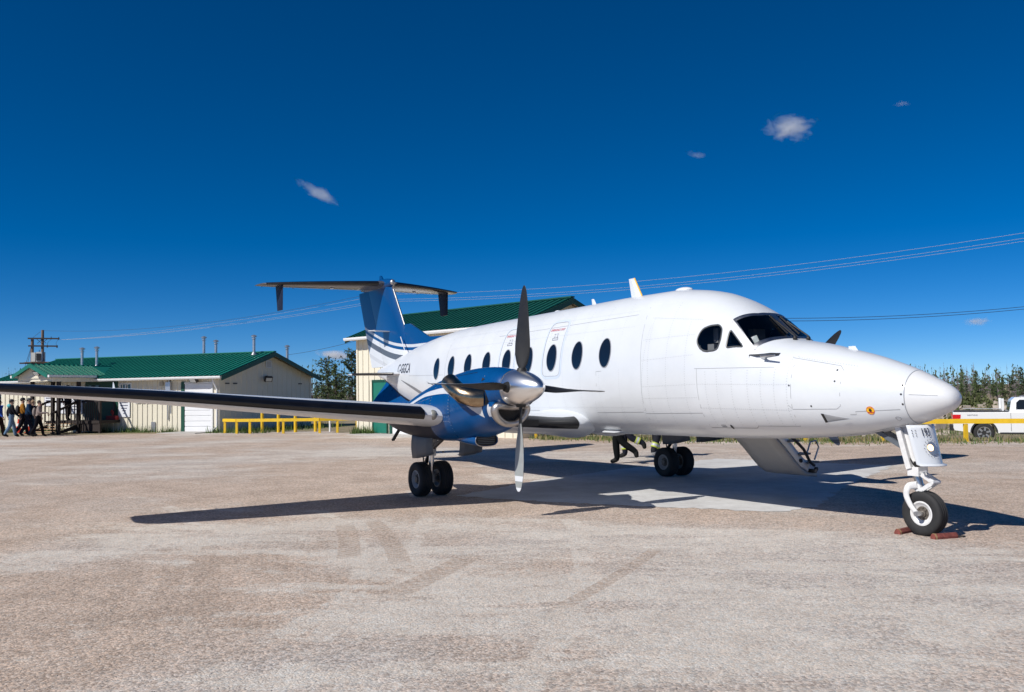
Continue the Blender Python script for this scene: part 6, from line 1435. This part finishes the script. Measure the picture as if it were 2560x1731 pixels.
    if cap is not None:
        b = MB(); b.ell(hc + Vector((-.01, 0, .045)) * k, (.108 * k, .10 * k, .075 * k), 14, 8); b.prism([hc + Vector((.07, -.07, .045)) * k, hc + Vector((.20, -.045, .03)) * k, hc + Vector((.20, .045, .03)) * k, hc + Vector((.07, .07, .045)) * k], (0, 0, .012)); b.build('cap', mat(nm + '_cap', cap, .8), t)
    b = MB(); b.ell(hc + Vector((-.03, 0, .015 if cap is not None else .03)) * k, (.098 * k, .10 * k, .10 * k if cap is None else .085 * k), 14, 8); b.build('hair', mat(nm + '_hair', hair, .7), t)
    if hood: b = MB(); b.ell(Vector((J['nec'][0] - .09, 0, 1.47)) * k, (.10 * k, .16 * k, .09 * k), 14, 8); b.build('hood', mat(nm + '_hood', hood, .85), t)
    if bag: b = MB(); b.ell(Vector((J['che'][0] - .20, 0, 1.22)) * k, (.10 * k, .15 * k, .22 * k), 12, 8); b.build('backpack', mat(nm + '_bag', bag, .8), t)
    if cuffs:
        for n2 in 'RL':
            a, c = Vector(J['kne' + n2]) * k, Vector(J['ank' + n2]) * k
            for u0, u1, m_ in ((.38, .46, 'hi'), (.46, .60, 'ref'), (.60, .68, 'hi')):
                b = MB(); b.tube([a.lerp(c, u0), a.lerp(c, u1)], [.093, .092], 14); b.build('reflective_cuff', M['hivis'] if m_ == 'hi' else M['reflect'], t)
    return t
M['hivis'] = mat('hivis_yellow', (.40, .48, .06), .7); M['reflect'] = mat('reflective_tape', (.45, .47, .50), .4)
fR = math.atan2(RH.y, RH.x)              # facing along the picture's right-hand side
fB = math.atan2(DH.y, DH.x)              # facing away from the camera
gp = 'passengers walking to the porch'
person('person', LD(pxL(28, 41.6), 41.6), fB - .9, 'person in black jacket with turquoise hood, dark cap and blue jeans walking to the porch', (.010, .010, .014), (.12, .20, .30), cap=(.01, .015, .03), hood=(.10, .42, .46), stride=.20, h=1.68, group=gp)
person('person', LD(pxL(-2, 42.2), 42.2), fR, 'person in blue shirt and dark trousers at the tail end of the walking passengers', (.06, .14, .55), (.04, .025, .02), skin=(.3, .18, .12), stride=.15, h=1.66, group=gp)
person('person', LD(pxL(56, 42.6), 42.6), fR + .5, 'person in brown and orange jacket with dark trousers and cap walking to the porch', (.30, .13, .02), (.012, .012, .018), cap=(.012, .01, .01), stride=.22, h=1.74, bag=(.02, .02, .025), group=gp)
person('person', LD(pxL(69, 42.0), 42.0), fR + .3, 'person in navy jacket and dark trousers with grey cap in mid stride', (.012, .035, .08), (.010, .013, .025), cap=(.09, .09, .09), stride=-.24, h=1.72, lean=.05, group=gp)
person('person', LD(pxL(82, 42.3), 42.3), fB - .6, 'person with fair hair in dark coat walking close behind the beige jacket', (.022, .02, .032), (.02, .045, .08), hair=(.42, .28, .17), stride=.14, h=1.62, group=gp)
person('person', LD(pxL(95, 41.5), 41.5), fR + .25, 'person in beige-grey jacket with black trousers and dark hair holding a phone', (.27, .22, .20), (.006, .006, .009), stride=.22, h=1.60, phone=True, lean=.05, bag=(.20, .17, .155), group=gp)
w = LD(-13.95, 43.5) + bx * -8.2 + byv * -1.1; w.z = .62
person('person', w, fB - .2, 'person in dark grey jacket standing on the porch deck at the top of the steps', (.03, .03, .038), (.012, .012, .014), stride=.08, h=1.7, group=gp)
gp = 'people walking behind the airplane'
def onpx(x, y):
    v = _d + _r * (x - 1280) / FPX - _u * (y - 865.5) / FPX; t_ = -CAM[2] / v[2]; return Vector((CAM[0] + v[0] * t_, CAM[1] + v[1] * t_, 0))
person('person', onpx(1545, 1160), fR + math.pi - .2, 'person in black trousers and black shoes walking beneath the far side of the fuselage', (.02, .02, .022), (.008, .009, .010), stride=-.30, h=1.74, lift=.12, group=gp)
person('person', onpx(1566, 1146), fR + math.pi - .1, 'person in dark work trousers with one reflective cuffed foot lifted behind, walking past the fuselage', (.02, .025, .04), (.016, .018, .028), stride=-.34, h=1.78, lift=.20, cuffs=True, group=gp)
person('person', onpx(1640, 1145), fR + .5, 'person in dark trousers with reflective yellow cuffs standing behind the port main wheels', (.02, .025, .04), (.02, .022, .03), shoes=(.35, .36, .38), stride=.10, h=1.76, cuffs=True, group=gp)

# ================================================================== CLOUDS
def cloud(name, px, py, D, w, h, ang, dens, label, seed):
    v = _d + _r * (px - 1280) / FPX - _u * (py - 865.5) / FPX; p = Vector(CAM) + Vector(v) * D
    b = MB(); b.ell((0, 0, 0), (1, 1, 1), 24, 16); o = b.build(name, None or cloud_mat(seed, dens, w, h), None)
    o.location = p; o.scale = (w, w * .7, h); o.rotation_euler = (0, ang, math.atan2(RH.y, RH.x)); tag(o, label, 'cloud', 'small fair-weather clouds'); return o
def cloud_mat(seed, dens, w, h):
    m = bpy.data.materials.new('cloud_vapour'); m.use_nodes = True; n, l = m.node_tree.nodes, m.node_tree.links; n.clear()
    o = n.new('ShaderNodeOutputMaterial'); pv = n.new('ShaderNodeVolumePrincipled'); pv.inputs['Color'].default_value = (.93, .95, 1, 1); pv.inputs['Anisotropy'].default_value = .2
    tc = n.new('ShaderNodeTexCoord'); mp = n.new('ShaderNodeMapping'); mp.inputs['Location'].default_value = (seed * 3.7, seed, 0); mp.inputs['Scale'].default_value = (1, 1, h / w * 1.6); no = n.new('ShaderNodeTexNoise'); no.inputs['Scale'].default_value = 2.3; no.inputs['Detail'].default_value = 7; no.inputs['Roughness'].default_value = .68; no.inputs['Distortion'].default_value = .6
    l.new(tc.outputs['Object'], mp.inputs[0]); l.new(mp.outputs[0], no.inputs['Vector'])
    ln = n.new('ShaderNodeVectorMath'); ln.operation = 'LENGTH'; l.new(tc.outputs['Object'], ln.inputs[0])
    fall = n.new('ShaderNodeMapRange'); fall.inputs['From Min'].default_value = .15; fall.inputs['From Max'].default_value = 1.0; fall.inputs['To Min'].default_value = .12; fall.inputs['To Max'].default_value = -.34; l.new(ln.outputs['Value'], fall.inputs['Value'])
    ad = n.new('ShaderNodeMath'); ad.operation = 'ADD'; l.new(no.outputs['Fac'], ad.inputs[0]); l.new(fall.outputs[0], ad.inputs[1])
    mr = n.new('ShaderNodeMapRange'); mr.inputs['From Min'].default_value = .42; mr.inputs['From Max'].default_value = .72; mr.inputs['To Max'].default_value = dens; l.new(ad.outputs[0], mr.inputs['Value']); l.new(mr.outputs[0], pv.inputs['Density']); l.new(pv.outputs[0], o.inputs['Volume'])
    return m
for px, py, D, w, h, ang, dens, lb, s_ in ((1975, 320, 1500, 64, 38, 0, .05, 'largest small white cloud, high above the airplane nose', 1), (800, 484, 1500, 60, 20, R(28), .04, 'slanting wispy cloud high above the tail', 2), (1742, 388, 1600, 28, 12, R(8), .03, 'tiny faint wisp left below the largest cloud', 3), (838, 888, 2600, 80, 26, R(6), .11, 'small flat cloud low over the trees beside the garage', 4), (2255, 260, 1700, 26, 9, 0, .025, 'tiny faint wisp beyond the largest cloud', 5), (2442, 804, 2600, 60, 20, 0, .05, 'faint low cloud over the pickup truck', 6)):
    cloud('cloud', px, py, D, w, h, ang, dens, lb, s_)
